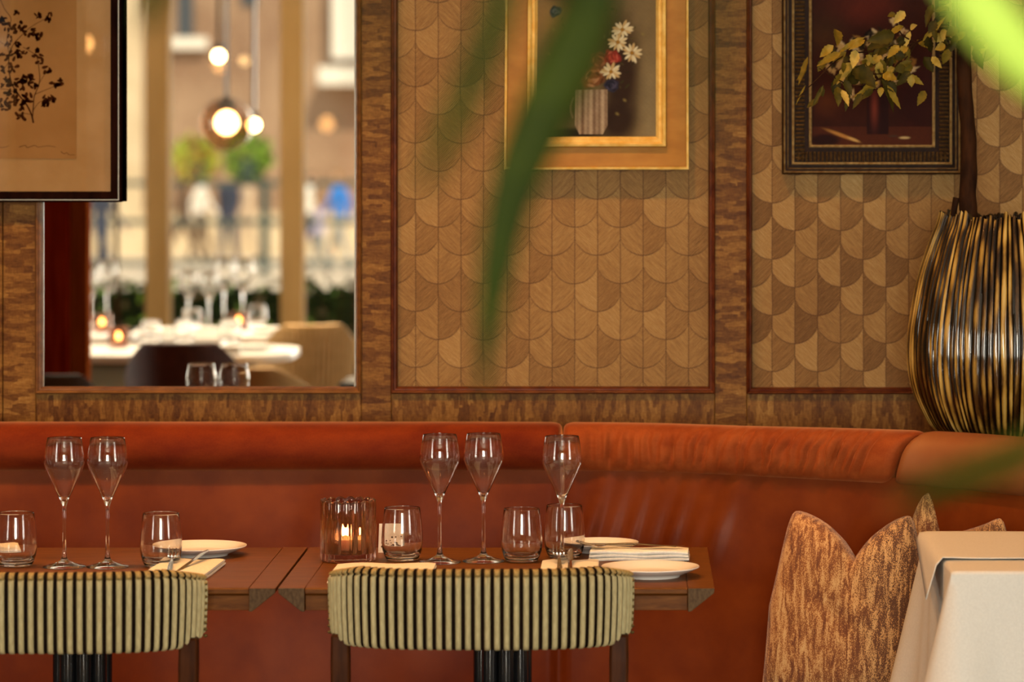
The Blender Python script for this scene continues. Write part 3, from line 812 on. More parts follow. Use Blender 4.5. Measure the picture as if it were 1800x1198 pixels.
# ================================================================ oak dining tables
TYF, TYB = 7.15, 7.845
def dining_table(name, label, x0, x1, group):
    cx, cy = (x0 + x1) / 2, (TYF + TYB) / 2
    loc = (cx, cy, 0)
    t = thing(name, label, 'table', loc, group=group)
    eb = .052; th = .045
    tp = MB(); xa, xb = x0 + eb + .0008, x1 - eb - .0008
    sec = [(TYF + .004, TZ), (TYF + .0005, TZ - .003), (TYF + .0005, TZ - .011), (TYF + .012, TZ - .016), (TYF + .012, TZ - th), (TYB - .004, TZ - th), (TYB - .002, TZ - .002), (TYB - .006, TZ)]
    tp.grid([[(x, y, z) for y, z in sec] for x in (xa, xb)], wrap=True); tp.f += [list(range(8)), list(range(8, 16))]; tp.mi += [0, 0]
    bevel(tp.build('tabletop', OAK, t, off=loc, smooth=False), .001)
    for sgn, xo in ((1, x0), (-1, x1)):
        xi = xo + sgn * eb
        poly = [(xo, TZ), (xi, TZ), (xi, TZ - th - .001), (xi - sgn * .006, TZ - th - .001), (xo + sgn * .001, TZ - .010)]
        mb = MB().prism(poly, TYF - .003, TYB + .003)
        mb.mi = [1, 1] + mb.mi[2:]
        bevel(mb.build('end_board', [OAK, OAK_END], t, off=loc, smooth=False), .0012)
    # cluster of black tubes as the pedestal
    ped = thing_part = None
    for k in range(8):
        a = 2 * PI * k / 8 + .2
        MB().lathe([(0, .03), (.0165, .03), (.0165, TZ - th - .012), (0, TZ - th - .012)], 20, (cx + .044 * math.cos(a), cy + .044 * math.sin(a), 0)).build('column_tube', BLACK, t, off=loc, angle=50)
    MB().lathe([(0, 0), (.24, 0), (.245, .006), (.24, .014), (.08, .026), (.07, .034), (0, .034)], 48, (cx, cy, 0)).build('base_plate', BLACK, t, off=loc)
    bevel(MB().box(cx - .18, cx + .18, cy - .18, cy + .18, TZ - th - .013, TZ - th - .001).build('top_plate', BLACK, t, off=loc, smooth=False), .002)
    return t
xr0, xr1 = X(488.5, TYF), X(1256, TYF)
dining_table('dining_table', 'oak dining table with candle and most glasses, in front of the seam', xr0, xr1, 'oak tables along the banquette')
dining_table('dining_table.001', 'oak dining table at the far left, cut by the photo edge, with two flutes', X(486, TYF) - .86, X(484.5, TYF), 'oak tables along the banquette')

# ================================================================ ribbed tub chairs
def make_chair(label, loc, rz=0.0):
    """local frame: back of the chair towards -y"""
    t = thing('tub_chair', label, 'chair', loc, rz, 'ribbed chairs at the oak tables')
    zt, zb = .806, .655
    # plan curve of the backrest, arms running forward
    pl = []
    for k in range(161):
        a = -PI * .5 + (k / 160 - .5) * PI * .90
        ex = 2 / 3.1
        c, s_ = math.cos(a), math.sin(a)
        pl.append(Vector((.293 * math.copysign(abs(c) ** ex, c), .235 * math.copysign(abs(s_) ** ex, s_), 0)))
    pitch = .0181; ns = 10
    L = sum((b - a).length for a, b in zip(pl, pl[1:])); nr = int(L / pitch); pitch = L / nr
    smp = arclen(pl, pitch / ns)
    def nrm_(i):
        tt = (smp[min(i + 3, len(smp) - 1)] - smp[max(i - 3, 0)]).normalized(); return Vector((tt.y, -tt.x, 0))
    Nn = [nrm_(i) for i in range(len(smp))]
    # profile down the outside: (offset inwards at that height, height, rib strength)
    zs = [(.030, zt - .004, .3), (.022, zt + .003, .9), (.012, zt + .0035, 1), (.004, zt, 1), (.0005, zt - .006, .9), (.003, zt - .0105, .5), (.0005, zt - .0135, 1), (0, zt - .03, 1)]
    zs += [(0 + .004 * q * q, zt - .03 - (zt - .03 - zb - .012) * q, 1) for q in (.2, .4, .6, .8, 1)] + [(.006, zb + .005, .95), (.012, zb + .001, .8), (.026, zb, .4)]
    rib = MB(); lift = lambda i: .022 * max(0, (abs(2 * i / (len(smp) - 1) - 1) - .74) / .26) ** 2
    drop = lambda i: .020 * max(0, abs(2 * i / (len(smp) - 1) - 1) - .66) / .34
    rows = []
    for i, p in enumerate(smp):
        ph = (i % ns) / ns
        row = []
        dr_ = drop(i)
        for ins, z, st in zs:
            if z > .70: z -= dr_ * (z - .70) / (zt - .70)
            elif z < .69: z += lift(i) * (.69 - z) / (.69 - zb)
            d = abs(ph - .5) / .31
            o_ = .0078 * math.sqrt(max(0, 1 - d * d)) * st if d < 1 else -.0055 * st
            row.append(tuple(p + Nn[i] * (o_ - ins)) [:2] + (z,))
        rows.append(row)
    rib.grid(rows)
    nz = len(zs) - 1
    for fi in range(len(rib.f)):
        i = fi // nz; j = fi % nz
        ph = ((i + .5) % ns) / ns
        if abs(ph - .5) > .30: rib.mi[fi] = 1
        elif j < 5: rib.mi[fi] = 2
    br = rib.build('backrest', [CHAIR, CHAIR_GAP, CHAIR_CORD], t, angle=60)
    # inner padded face
    inn = []
    for i in range(0, len(smp), ns):
        q = [(.030, zt - .004), (.045, zt - .010), (.052, zt - .03), (.055, .70), (.052, zb + .01), (.028, zb)]
        inn.append([tuple(smp[i] - Nn[i] * a)[:2] + (z - drop(i) * max(0, z - .70) / (zt - .70),) for a, z in q])
    MB().grid(inn).build('inner_pad', CHAIR, t, angle=60)['label'] = 'smooth inner face of the backrest'
    for e, sg in ((6, 1), (len(smp) - 7, -1)):
        sd = MB()
        for k in range(9):
            z = zb + .016 + k * .0125
            p = smp[e] + Nn[e] * .004
            sd.lathe([(0, -.0035), (.0030, -.0022), (.0042, 0), (.0030, .0022), (0, .0035)], 8, (p.x, p.y, z))
        sd.build('stud_row', STUD, br)
    # seat
    st_ = []
    for q, (sc, z) in enumerate([(0, .40), (.9, .40), (.97, .405), (1, .42), (1, .455), (.97, .475), (.9, .484), (0, .49)]):
        st_.append([( .255 * sc * math.copysign(abs(math.cos(a)) ** .7, math.cos(a)), .05 + .245 * sc * math.copysign(abs(math.sin(a)) ** .7, math.sin(a)), z) for a in [2 * PI * k / 48 for k in range(48)]])
    MB().grid(st_, wrap=True).build('seat', CHAIR, t, angle=60)
    for sx in (-1, 1):
        for y0, y1, zt_ in ((-.135, -.165, .655), (.235, .255, .41)):
            xt, xb = sx * (.268 if y0 < 0 else .225), sx * (.262 if y0 < 0 else .24)
            rows = []
            for z, hw in ((zt_ + .02, .0175), (zt_ - .03, .0185), (.30, .0165), (0.0, .0115)):
                f = 1 - z / (zt_ + .02); x_, y_ = xt + (xb - xt) * f, y0 + (y1 - y0) * f
                rows.append([(x_ - hw, y_ - hw, z), (x_ + hw, y_ - hw, z), (x_ + hw, y_ + hw, z), (x_ - hw, y_ + hw, z)])
            mb = MB().grid(rows, wrap=True); mb.f += [[0, 1, 2, 3], [12, 13, 14, 15]]; mb.mi += [0, 0]
            bevel(mb.build('leg', DARKWOOD, t, smooth=False), .005, 3)
    bevel(MB().box(-.215, .215, -.135, .235, .365, .40).build('seat_frame', DARKWOOD, t, smooth=False), .006)
    return t
CY = 6.938 + .245
ch = make_chair('sage ribbed tub chair tucked under the table with the candle', (X(841, CY - .2), CY, 0))
clone(ch, 'sage ribbed tub chair at the far left, cut by the photo edge', (X(77, CY - .245), CY - .05, 0))

# ================================================================ glassware
def make_flute(label, loc, group):
    out = [(.0, .0), (.043, .0), (.0437, .0012), (.043, .0024), (.034, .0042), (.018, .0085), (.0085, .0135), (.0052, .020), (.0040, .032), (.0036, .055), (.0035, .085), (.0036, .112), (.0044, .124), (.0068, .132), (.0125, .146), (.022, .166), (.0315, .186), (.0385, .202), (.0412, .211), (.0418, .218), (.0412, .226), (.0385, .243), (.0350, .2625), (.0346, .2640)]
    inn = [(.0342, .2640), (.0341, .2625), (.0377, .243), (.0404, .226), (.0410, .218), (.0404, .211), (.0377, .202), (.0307, .186), (.0211, .166), (.0112, .147), (.0050, .137), (0, .134)]
    o = MB().lathe(out + inn, 64).build('champagne_flute', GLASS, None, angle=80)
    o.location = loc
    return tag(o, label, 'wine glass', group)
def make_tumbler(label, loc, group):
    out = [(0, .0015), (.020, .0), (.030, .0004), (.0335, .0025), (.0375, .010), (.0412, .022), (.0428, .036), (.0430, .048), (.0418, .068), (.0395, .090), (.0372, .1075), (.0369, .1090)]
    inn = [(.0360, .1090), (.0358, .1075), (.0382, .090), (.0404, .068), (.0414, .048), (.0411, .036), (.0392, .024), (.0345, .0145), (.026, .0108), (0, .0098)]
    o = MB().lathe(out + inn, 64).build('tumbler', GLASS, None, angle=80)
    o.location = loc
    return tag(o, label, 'tumbler', group)
def on(px, py): Y = TY(py); return (X(px, Y), Y, TZ + .0004)
fl0 = make_flute('tulip flute at the far left, nearer the photo edge', on(113, 996), 'champagne flutes on the oak tables')
def flute(label, loc, g='champagne flutes on the oak tables', sc=None):
    o = fl0.copy(); C.objects.link(o); o.location = loc; o['label'] = label; o['group'] = g
    if sc: o.scale = (sc,) * 3
    return o
flute('tulip flute on the left table, right one of the pair', on(189, 996))
flute('tulip flute standing left in the middle pair, beside the candle side tumbler', on(773, 988))
flute('tulip flute standing right in the middle pair, left of a tumbler', on(850, 986))
flute('lone tulip flute in front of the seam between the velvet rolls', on(988, 992))
tb0 = make_tumbler('tumbler cut by the left edge of the photo', on(28, 994), 'water tumblers on the oak tables')
def tumbler(label, loc, g='water tumblers on the oak tables', sc=None):
    o = tb0.copy(); C.objects.link(o); o.location = loc; o['label'] = label; o['group'] = g
    if sc: o.scale = (sc,) * 3
    return o
tumbler('tumbler on the left table beside a plate and folded napkin', on(283, 995))
tumbler('tumbler right beside the amber candle glass', on(707, 984))
tumbler('tumbler right of the middle pair of flutes', on(917, 986))
tumbler('tumbler behind the stem of the lone flute', on(992, 979))

# ================================================================ candle glass
cl = on(612, 985)
cg = thing('candle_holder', 'smoky amber fluted glass candle holder with a lit candle', 'candle holder', cl)
lob = lambda r, z, a: r * (1 + .050 * abs(math.cos(a * 8)) * min(1, z / .01 + .3))
seg = 192
out = [(0, 0), (.050, 0), (.0545, .003), (.0550, .006), (.0550, .118), (.0545, .1225), (.0530, .1235)]
inn = [(.0490, .1235), (.0470, .121), (.0465, .116), (.0460, .020), (.042, .0165), (0, .0155)]
mbc = MB(); mbc.lathe(out + inn, seg, fn=lambda r, z, a: (r * (1 + .058 * abs(math.cos(a * 8 + (0 if r > .0495 else .9))) * (1 if r > .0495 else .9)) if r > .02 else r))
# scalloped rim
mbc.v = [(x, y, z + (.0045 * abs(math.cos(math.atan2(y, x) * 8)) if z > .1155 else 0)) for x, y, z in mbc.v]
mbc.build('glass', AMBER, cg, angle=70)
cnd = MB().lathe([(0, .016), (.019, .016), (.0195, .018), (.0195, .038), (.0185, .0395), (.014, .037), (0, .036)], 32).build('candle', WAX, cg)
MB().tube([(0, 0, .035), (0, 0, .041), (.0008, 0, .045)], .0007, 6).build('wick', DARKWOOD, cnd)
MB().lathe([(0, .043), (.0030, .0455), (.0045, .050), (.0044, .055), (.0030, .061), (.0013, .067), (0, .071)], 16).build('flame', FLAME, cnd)

# ================================================================ plates
def make_plate(label, loc, r, group='side plates on the oak tables'):
    k = r / .1
    pr = [(0, .003), (.052, .003), (.056, .0), (.060, .0), (.062, .004), (.080, .010), (.097, .0175), (.1, .0195), (.0995, .0210), (.096, .0205), (.080, .0145), (.066, .0095), (.060, .0082), (0, .0080)]
    o = MB().lathe([(a * k, b) for a, b in pr], 72).build('side_plate', CHINA, None, angle=60)
    o.location = loc
    return tag(o, label, 'plate', group)
make_plate('white side plate behind the tumbler on the left table', (X(350, 7.70), 7.70, TZ + .0004), .1)
make_plate('white side plate at the front right corner of the table', (X(1143, 7.335), 7.335, TZ + .0004), .0985)
make_plate('white side plate at the back of the table, behind the tall napkin stack', (X(1054, 7.765), 7.765, TZ + .0004), .083)

# ================================================================ napkins and cutlery
def napkin(label, x0, x1, y0, y1, h, z=TZ, layers=2, rz=0.0, group='folded napkins on the oak tables'):
    cx, cy = (x0 + x1) / 2, (y0 + y1) / 2; w, d = (x1 - x0) / 2, (y1 - y0) / 2
    mb = MB(); hl = h / layers
    for k in range(layers):
        rows = []; zz0 = k * hl
        s_ = 1 - .012 * k
        sect = [(-1, .5), (-.99, .85), (-.96, 1), (0, 1.06), (.96, 1), (.99, .85), (1, .5), (.99, .12), (.96, .02), (0, 0), (-.96, .02), (-.99, .12)]
        for i in range(13):
            u = -1 + i / 6
            e = (1 - abs(u) ** 12 * .35)
            rows.append([(u * w * s_, v * d * s_, zz0 + hl * (.5 + (q - .5) * e) + .0012 * math.sin(u * 5 + v * 3 + k)) for v, q in sect])
        o_ = len(mb.v); mb.grid(rows, wrap=True); n_ = len(sect)
        mb.f += [[o_ + j for j in range(n_)], [len(mb.v) - n_ + j for j in range(n_)]]; mb.mi += [0, 0]
    mb.v = [(x, y, max(z_, .0004)) for x, y, z_ in mb.v]
    o = mb.build('napkin', NAPKIN, None, angle=60)
    o.location = (cx, cy, z); o.rotation_euler = (0, 0, rz)
    return tag(o, label, 'napkin', group)
napkin('folded napkin under fork and knife on the left table', X(262, 7.35), X(372, 7.35), 7.19, 7.53, .013, rz=math.radians(-3))
napkin('napkin edge at the far left table corner, seen through a tumbler', X(-60, 7.66), X(32, 7.66), 7.60, 7.76, .016, rz=math.radians(12))
napkin('folded napkin under cutlery behind the right end of the chair', X(950, 7.40), X(1052, 7.40), 7.26, 7.545, .010)
napkin('flat napkin mostly hidden by the chair, before the candle glass', X(585, 7.36), X(762, 7.36), 7.22, 7.475, .011)
napkin('thick folded white napkin stack on the right of the table', X(1036, 7.63), X(1212, 7.63), 7.585, 7.672, .021, layers=3, rz=math.radians(-2))
napkin('flat ivory napkin behind the thick white stack', X(1046, 7.74), X(1205, 7.74), 7.69, 7.80, .012, rz=math.radians(-4)) if False else None

def make_fork(label, loc, rz, rx):
    mb = MB()
    spine = [(0, -.105, .0), (0, -.06, .003), (0, -.01, .006), (0, .03, .004), (0, .045, .0015)]
    w = [.0042, .0052, .0030, .0024, .0060]
    rows = []
    d = catmull(spine, 6); ws = np.interp(np.linspace(0, 1, len(d)), np.linspace(0, 1, 5), w)
    for p, q in zip(d, ws): rows.append([(p.x - q, p.y, p.z), (p.x, p.y, p.z + .0013), (p.x + q, p.y, p.z), (p.x, p.y, p.z - .0009)])
    mb.grid(rows, wrap=True)
    rows = []
    for y, q, z in ((.043, .0058, .0015), (.050, .0105, -.0005), (.060, .0122, -.0010), (.066, .0122, .0)):
        rows.append([(-q, y, z + .0006), (0, y, z - .0012), (q, y, z + .0006), (q, y, z + .0018), (0, y, z), (-q, y, z + .0018)])
    mb.grid(rows, wrap=True); n_ = 6; o_ = len(mb.v) - n_; mb.f.append([o_ + j for j in range(n_)]); mb.mi.append(0)
    for k in range(4):
        x = -.0105 + k * .007
        mb.tube([(x, .065, .0009), (x, .085, .004), (x, .104, .010)], [.0017, .0016, .0007], 6)
    o = mb.build('fork', STEEL, None, angle=60); o.location = loc; o.rotation_euler = (rx, 0, rz)
    return tag(o, label, 'fork', 'forks on the napkins')
def make_knife(label, loc, rz, rx):
    mb = MB(); rows = []
    for y, w0, w1, h in ((-.11, -.004, .004, .0025), (-.105, -.0055, .0055, .0035), (-.04, -.0045, .0045, .0035), (.0, -.0035, .0035, .003), (.008, -.0045, .0055, .0012), (.03, -.0055, .0062, .001), (.075, -.0055, .0062, .0009), (.098, -.0035, .006, .0007), (.11, .002, .004, .0005)):
        rows.append([(w0, y, 0), (0, y, h), (w1, y, 0), (0, y, -h * .6)])
    mb.grid(rows, wrap=True); mb.f += [[0, 1, 2, 3], [len(mb.v) - 4 + j for j in range(4)]]; mb.mi += [0, 0]
    o = mb.build('knife', STEEL, None, angle=50); o.location = loc; o.rotation_euler = (rx, 0, rz)
    return tag(o, label, 'knife', 'knives on the napkins')
fz = TZ + .0175
make_fork('fork on the napkin of the left table', (X(302, 7.40), 7.40, fz + .003), math.radians(4), math.radians(4))
make_knife('knife on the napkin of the left table', (X(338, 7.42), 7.42, fz + .004), math.radians(-9), math.radians(5))
fz = TZ + .0145
make_fork('fork with tines pointing away on the napkin below the lone flute', (X(983, 7.42), 7.42, fz + .006), math.radians(2), math.radians(7))
make_knife('knife right of the fork on the napkin below the lone flute', (X(1002, 7.42), 7.42, fz + .006), math.radians(1), math.radians(7))
make_fork('fork lying sideways along the thick white napkin stack', (X(1100, 7.625), 7.625, TZ + .0275), math.radians(84), 0.0)
make_knife('knife lying sideways along the thick white napkin stack', (X(1112, 7.645), 7.645, TZ + .0275), math.radians(-95), 0.0)

# little printed tent card behind the tumbler
tl = (X(686, 7.74), 7.74, TZ)
tc_ = MB()
cw, chh = .026, .060
tc_.add([(-cw, 0, 0.0004), (cw, 0, 0.0004), (cw, .014, chh), (-cw, .014, chh), (-cw, .0006, 0.0004), (cw, .0006, 0.0004), (cw, .0146, chh), (-cw, .0146, chh)], [(0, 1, 2, 3), (7, 6, 5, 4), (0, 4, 5, 1), (3, 2, 6, 7), (0, 3, 7, 4), (1, 5, 6, 2)])
tc_.add([(-cw, .030, 0.0004), (cw, .030, 0.0004), (cw, .0146, chh), (-cw, .0146, chh), (-cw, .0306, 0.0004), (cw, .0306, 0.0004), (cw, .0152, chh), (-cw, .0152, chh)], [(0, 1, 2, 3), (7, 6, 5, 4), (0, 4, 5, 1), (3, 2, 6, 7), (0, 3, 7, 4), (1, 5, 6, 2)])
rc = random.Random(9)
for k in range(26):                                          # dark flower marks along the lower half
    u, v = rc.uniform(-.85, .85), rc.uniform(.08, .55); s_ = rc.uniform(.0012, .003)
    cx_, y_, z_ = u * cw, .014 * v - .0003, chh * v
    tc_.add([(cx_ + s_ * math.cos(a) * 1.3, y_ + .233 * s_ * math.sin(a), z_ + s_ * math.sin(a)) for a in [2 * PI * q / 7 + k for q in range(7)]], [list(range(7))], 1)
o = tc_.build('table_card', [NAPKIN, INK], None, smooth=False); o.location = tl; o.rotation_euler = (0, 0, math.radians(-6))
tag(o, 'small printed tent card standing between candle glass and tumbler', 'card')

# ================================================================ white clothed table at the right
CZ = .80
ctY0, ctY1 = TY(1003, CZ + .006), TY(936, CZ + .006)
ctx0, ctx1 = X(1673, ctY0), X(1673, ctY0) + .62
cloc = ((ctx0 + ctx1) / 2, (ctY0 + ctY1) / 2, 0)
ct = thing('serving_table', 'small table hidden under white cloths at the right edge of the photo', 'table', cloc)
bevel(MB().box(ctx0 + .006, ctx1 - .006, ctY0 + .006, ctY1 - .006, CZ - .03, CZ).build('tabletop', OAK, ct, off=cloc, smooth=False), .004)
for sx in (ctx0 + .06, ctx1 - .06):
    for sy in (ctY0 + .06, ):
        bevel(MB().box(sx - .02, sx + .02, sy - .02, sy + .02, 0, CZ - .03).build('leg', DARKWOOD, ct, off=cloc, smooth=False), .003)
MB().lathe([(0, 0), (.11, 0), (.11, .012), (.03, .03), (.025, CZ - .03), (0, CZ - .03)], 32, (cloc[0], ctY0 + .10, 0)).build('pedestal', DARKWOOD, ct, off=cloc)
def cloth(name, x0, x1, y0, y1, z, drops, folds, seed, th=.0015, cornerflare=.05, label=None):
    """rectangular cloth: flat top with hanging sides; drops = (left, front, right, back) lengths"""
    r = random.Random(seed)
    corners = [(x0, y1), (x0, y0), (x1, y0), (x1, y1)]        # left back, left front, right front, right back
    per = []                                                 # perimeter samples: point, outward, drop, distance from the corner
    sides = [(0, 1, (-1, 0), drops[0]), (1, 2, (0, -1), drops[1]), (2, 3, (1, 0), drops[2]), (3, 0, (0, 1), drops[3])]
    ns = 46
    for a, b, nn, dr in sides:
        A, B = Vector((*corners[a], 0)), Vector((*corners[b], 0))
        for k in range(ns):
            t_ = k / ns; p = A + (B - A) * t_
            per.append((p, Vector((*nn, 0)), dr, t_))
    rad = .007; rows = []
    N_ = len(per)
    for q in range(20):
        row = []
        for i, (p, nn, dr, t_) in enumerate(per):
            pd = per[(i - 1) % N_]
            n2 = nn if t_ > 0 else (nn + pd[1]).normalized()
            edge = min(t_, 1 - t_)
            if q < 5:                                        # rounded edge
                an = q / 4 * PI / 2
                c = p - n2 * rad * (1 if t_ > 0 else 1.4)
                row.append(tuple(c + n2 * rad * math.sin(an) * (1 if t_ > 0 else 1.4) + Vector((0, 0, z - rad + rad * math.cos(an)))))
            else:
                f = (q - 4) / 15; h_ = dr * f
                fl = cornerflare * f * math.exp(-(edge / .16) ** 2) if edge < .5 else 0
                wob = folds * f * math.sin(t_ * 17 + seed) * min(1, edge * 6) + folds * .5 * f * math.sin(t_ * 41 + seed * 2) * min(1, edge * 5)
                row.append(tuple(p + n2 * (fl + wob + .003 * f) + Vector((0, 0, z - rad - h_))))
        rows.append(row)
    mb = MB().grid(rows, wrap=True)
    mb.f.append(list(range(N_))); mb.mi.append(0)
    o = mb.build(name, LINEN, None, angle=80)
    sd = o.modifiers.new('cloth_thickness', 'SOLIDIFY'); sd.thickness = th; sd.offset = 1
    return o
tc1 = cloth('tablecloth', ctx0, ctx1, ctY0, ctY1, CZ + .004, (.36, .34, .36, .05), .010, 3, cornerflare=.085)
tag(tc1, 'white linen tablecloth hanging in folds at the right edge of the photo', 'tablecloth')
# overlay cloth: lies on the rear part of the table, one corner hanging over the left side
ov = MB(); nu, nv = 40, 34; rows = []
oy0, oy1 = TY(981, CZ + .01), ctY1 - .004
zt_ = CZ + .0085
for j in range(nv + 1):
    v = j / nv; row = []
    for i in range(nu + 1):
        u = i / nu                                           # 0 at the hanging edge
        hang = .085 * (1 - .75 * v)
        s_ = -hang + u * (hang + (ctx1 - ctx0) - .01)
        y_ = oy0 + (oy1 - oy0) * v - .012 * math.exp(-(u * 7) ** 2) * (1 - v) + .004 * math.sin(u * 9)
        if s_ < 0:
            k = min(-s_, .016); an = k / .016 * PI / 2
            x_ = ctx0 - .0045 - .0105 * math.sin(an) - max(0, -s_ - .016) * .30
            z_ = zt_ - .012 + .012 * math.cos(an) - max(0, -s_ - .016) * .95
        else: x_, z_ = ctx0 - .0045 + s_, zt_ + .0012 * math.sin(u * 14) * (1 - v) ** 2 + .0025 * math.exp(-((v) / .06) ** 2) * (.6 + .4 * math.sin(u * 23))
        row.append((x_, y_, z_))
    rows.append(row)
oc = ov.grid(rows).build('overlay_cloth', LINEN, None, angle=80)
sd = oc.modifiers.new('cloth_thickness', 'SOLIDIFY'); sd.thickness = .0014; sd.offset = 1
tag(oc, 'second white cloth laid on the tablecloth, its corner over the left side', 'tablecloth')
# ================================================================ ridged vase on the ledge
VYD = 8.27
vloc = (X(1772, VYD), VYD, .870)
vz = lambda py: Z(py, VYD) - vloc[2]
vs = VYD / F
VP = [(.0, .0), (.115, .0), (112 * vs, .010)] + [(r * vs, vz(py)) for py, r in ((765, 122), (740, 140), (700, 160), (660, 171), (620, 174), (580, 172), (540, 166), (500, 158), (460, 147), (420, 133), (395, 122), (380, 116))]
vp = [Vector((r, 0, z)) for r, z in VP[2:]]
vp = catmull(vp, 6)
rv = random.Random(21)
NR = 92; SUB = 7
wid = [rv.uniform(.7, 1.35) for _ in range(NR)]; tot = sum(wid); acc = 0; st_ = []
for w in wid: st_.append((acc / tot * 2 * PI, w / tot * 2 * PI)); acc += w
amp = [rv.uniform(.6, 1.15) for _ in range(NR)]; topj = [rv.uniform(-.006, .016) for _ in range(NR)]; ph = [rv.uniform(0, 6.3) for _ in range(NR)]
rows = []; ridge = []
for j, p in enumerate(vp):
    f = j / (len(vp) - 1); row = []
    for k in range(NR):
        a0, aw = st_[k]
        for q in range(SUB):
            u = q / SUB; hgt = math.sin(PI * u) ** .6 * amp[k]
            aw_ = .010 * math.sin(f * 7 + ph[k]) + .006 * math.sin(f * 19 + ph[k] * 2)
            a = a0 + aw * u + aw_ * math.sin(PI * u)
            r = p.x + .0056 * hgt * (.75 + .25 * f)
            z = p.z + (topj[k] * (math.sin(PI * u) ** .5) * max(0, (f - .9) / .1))
            row.append((r * math.cos(a), r * math.sin(a), z)); ridge.append(hgt * (0.85 + .15 * math.sin(f * 30 + ph[k])))
    rows.append(row)
nrow = len(rows[0])
mbv = MB(); mbv.grid(rows, wrap=True)
base = len(mbv.v)
# inside lip and dark interior, then the foot
mbv.grid([rows[-1], [(x * .90, y * .90, z - .006) for x, y, z in rows[-1]], [(x * .88, y * .88, z - .12) for x, y, z in rows[-1]]], wrap=True)
mbv.f.append(list(range(len(mbv.v) - nrow, len(mbv.v)))); mbv.mi.append(0)
mbv.grid([rows[0], [(x * .97, y * .97, 0) for x, y, z in rows[0]]], wrap=True)
mbv.f.append(list(range(len(mbv.v) - nrow, len(mbv.v)))); mbv.mi.append(0)
def vase_mat():
    t = NT('ridged_brown_glaze')
    a = t.n('ShaderNodeAttribute', attribute_name='ridge')
    n1 = t.noise(t.coord((30, 30, 9)), 1, 4, .6)
    f = t.math('ADD', a.outputs['Fac'], t.math('MULTIPLY', t.math('SUBTRACT', n1, .5), .7))
    col = t.ramp(f, [(.34, alb(24, 11, 3)), (.54, alb(84, 48, 12, .7)), (.76, alb(172, 116, 38, .8)), (1.0, alb(210, 154, 70, .8))])
    t.bsdf(col, .12, Coat_Weight=.35, Coat_Roughness=.04)
    return t.m
vo = mbv.build('ribbed_vase', vase_mat(), None, angle=80)
at_ = vo.data.attributes.new('ridge', 'FLOAT', 'POINT')
vals = np.zeros(len(mbv.v), dtype=np.float32); vals[:len(ridge)] = ridge; at_.data.foreach_set('value', vals)
vo.location = vloc
tag(vo, 'big brown and gold vertically ribbed ceramic vase on the ledge', 'vase')

# ================================================================ leafy branch standing in the vase
YBn = 8.20
BARK = mat('dark_bark', alb(46, 20, 6), alb(74, 36, 12), (40, 40, 14), .8, bstr=.5, bdist=.003, Specular_IOR_Level=.08)
bl = (vloc[0] - .05, vloc[1] + .01, vloc[2] + .36)
br = thing('leafy_branch', 'tall cut branch with drying yellow green leaves standing in the ribbed vase', 'branch', bl)
def bp3(px, py, dy=0.0): return Vector(P(px, py, YBn + dy))
tk = catmull([Vector((bl[0] + .015, bl[1], bl[2] + .02)), bp3(1704, 380), bp3(1703, 300), bp3(1702, 235), bp3(1697, 170), bp3(1694, 90), bp3(1700, -10), bp3(1690, -130)], 8)
MB().tube(tk, [.0165 + .0006 * math.sin(i * .9) + .010 * max(0, .5 - i / len(tk)) for i in range(len(tk))], 12).build('stem', BARK, br, off=bl)
MB().tube([Vector((bl[0] - .012, bl[1] - .01, bl[2] + .02)), bp3(1676, 375), bp3(1681, 347)], [.008, .008, .0075], 10).build('cut_stub', BARK, br, off=bl)
tw = MB()
def twig(pts, r0, r1):
    d = catmull(pts, 8); tw.tube(d, [r0 + (r1 - r0) * i / (len(d) - 1) for i in range(len(d))], 7)
twig([bp3(1696, 100), bp3(1660, 62, -.03), bp3(1610, 75, -.06), bp3(1560, 130, -.09), bp3(1500, 150, -.10), bp3(1440, 120, -.11)], .0035, .0012)
twig([bp3(1655, 62, -.03), bp3(1640, 45, -.05), bp3(1655, 10, -.05)], .002, .001)
twig([bp3(1610, 75, -.06), bp3(1585, 60, -.08), bp3(1575, 35, -.08)], .002, .001)
twig([bp3(1612, 76, -.06), bp3(1580, 115, -.08), bp3(1540, 130, -.1), bp3(1520, 110, -.1)], .0018, .0008)
twig([bp3(1535, 90, -.09), bp3(1480, 100, -.11), bp3(1430, 145, -.12), bp3(1400, 175, -.12)], .002, .0009)
twig([bp3(1610, 76, -.06), bp3(1530, 85, -.09)], .0022, .0018)
twig([bp3(1645, 62, -.04), bp3(1655, 80, -.06), bp3(1675, 102, -.07)], .0017, .0012)
twig([bp3(1697, 90), bp3(1720, 65, -.02), bp3(1735, 72, -.04), bp3(1728, 110, -.04)], .002, .001)
tw.build('twigs', BARK, br, off=bl)
def leaf_mat():
    t = NT('drying_leaf')
    a = t.n('ShaderNodeAttribute', attribute_name='tone')
    n1 = t.noise(t.coord((60, 60, 60)), 1, 3)
    f = t.math('ADD', a.outputs['Fac'], t.math('MULTIPLY', t.math('SUBTRACT', n1, .5), .45))
    col = t.ramp(f, [(.0, alb(46, 34, 4)), (.40, alb(98, 72, 12)), (.75, alb(172, 122, 28)), (1.0, alb(222, 172, 76))])
    t.bsdf(col, .6, Specular_IOR_Level=.12)
    return t.m
rlf = random.Random(31)
lf = MB(); tone = []
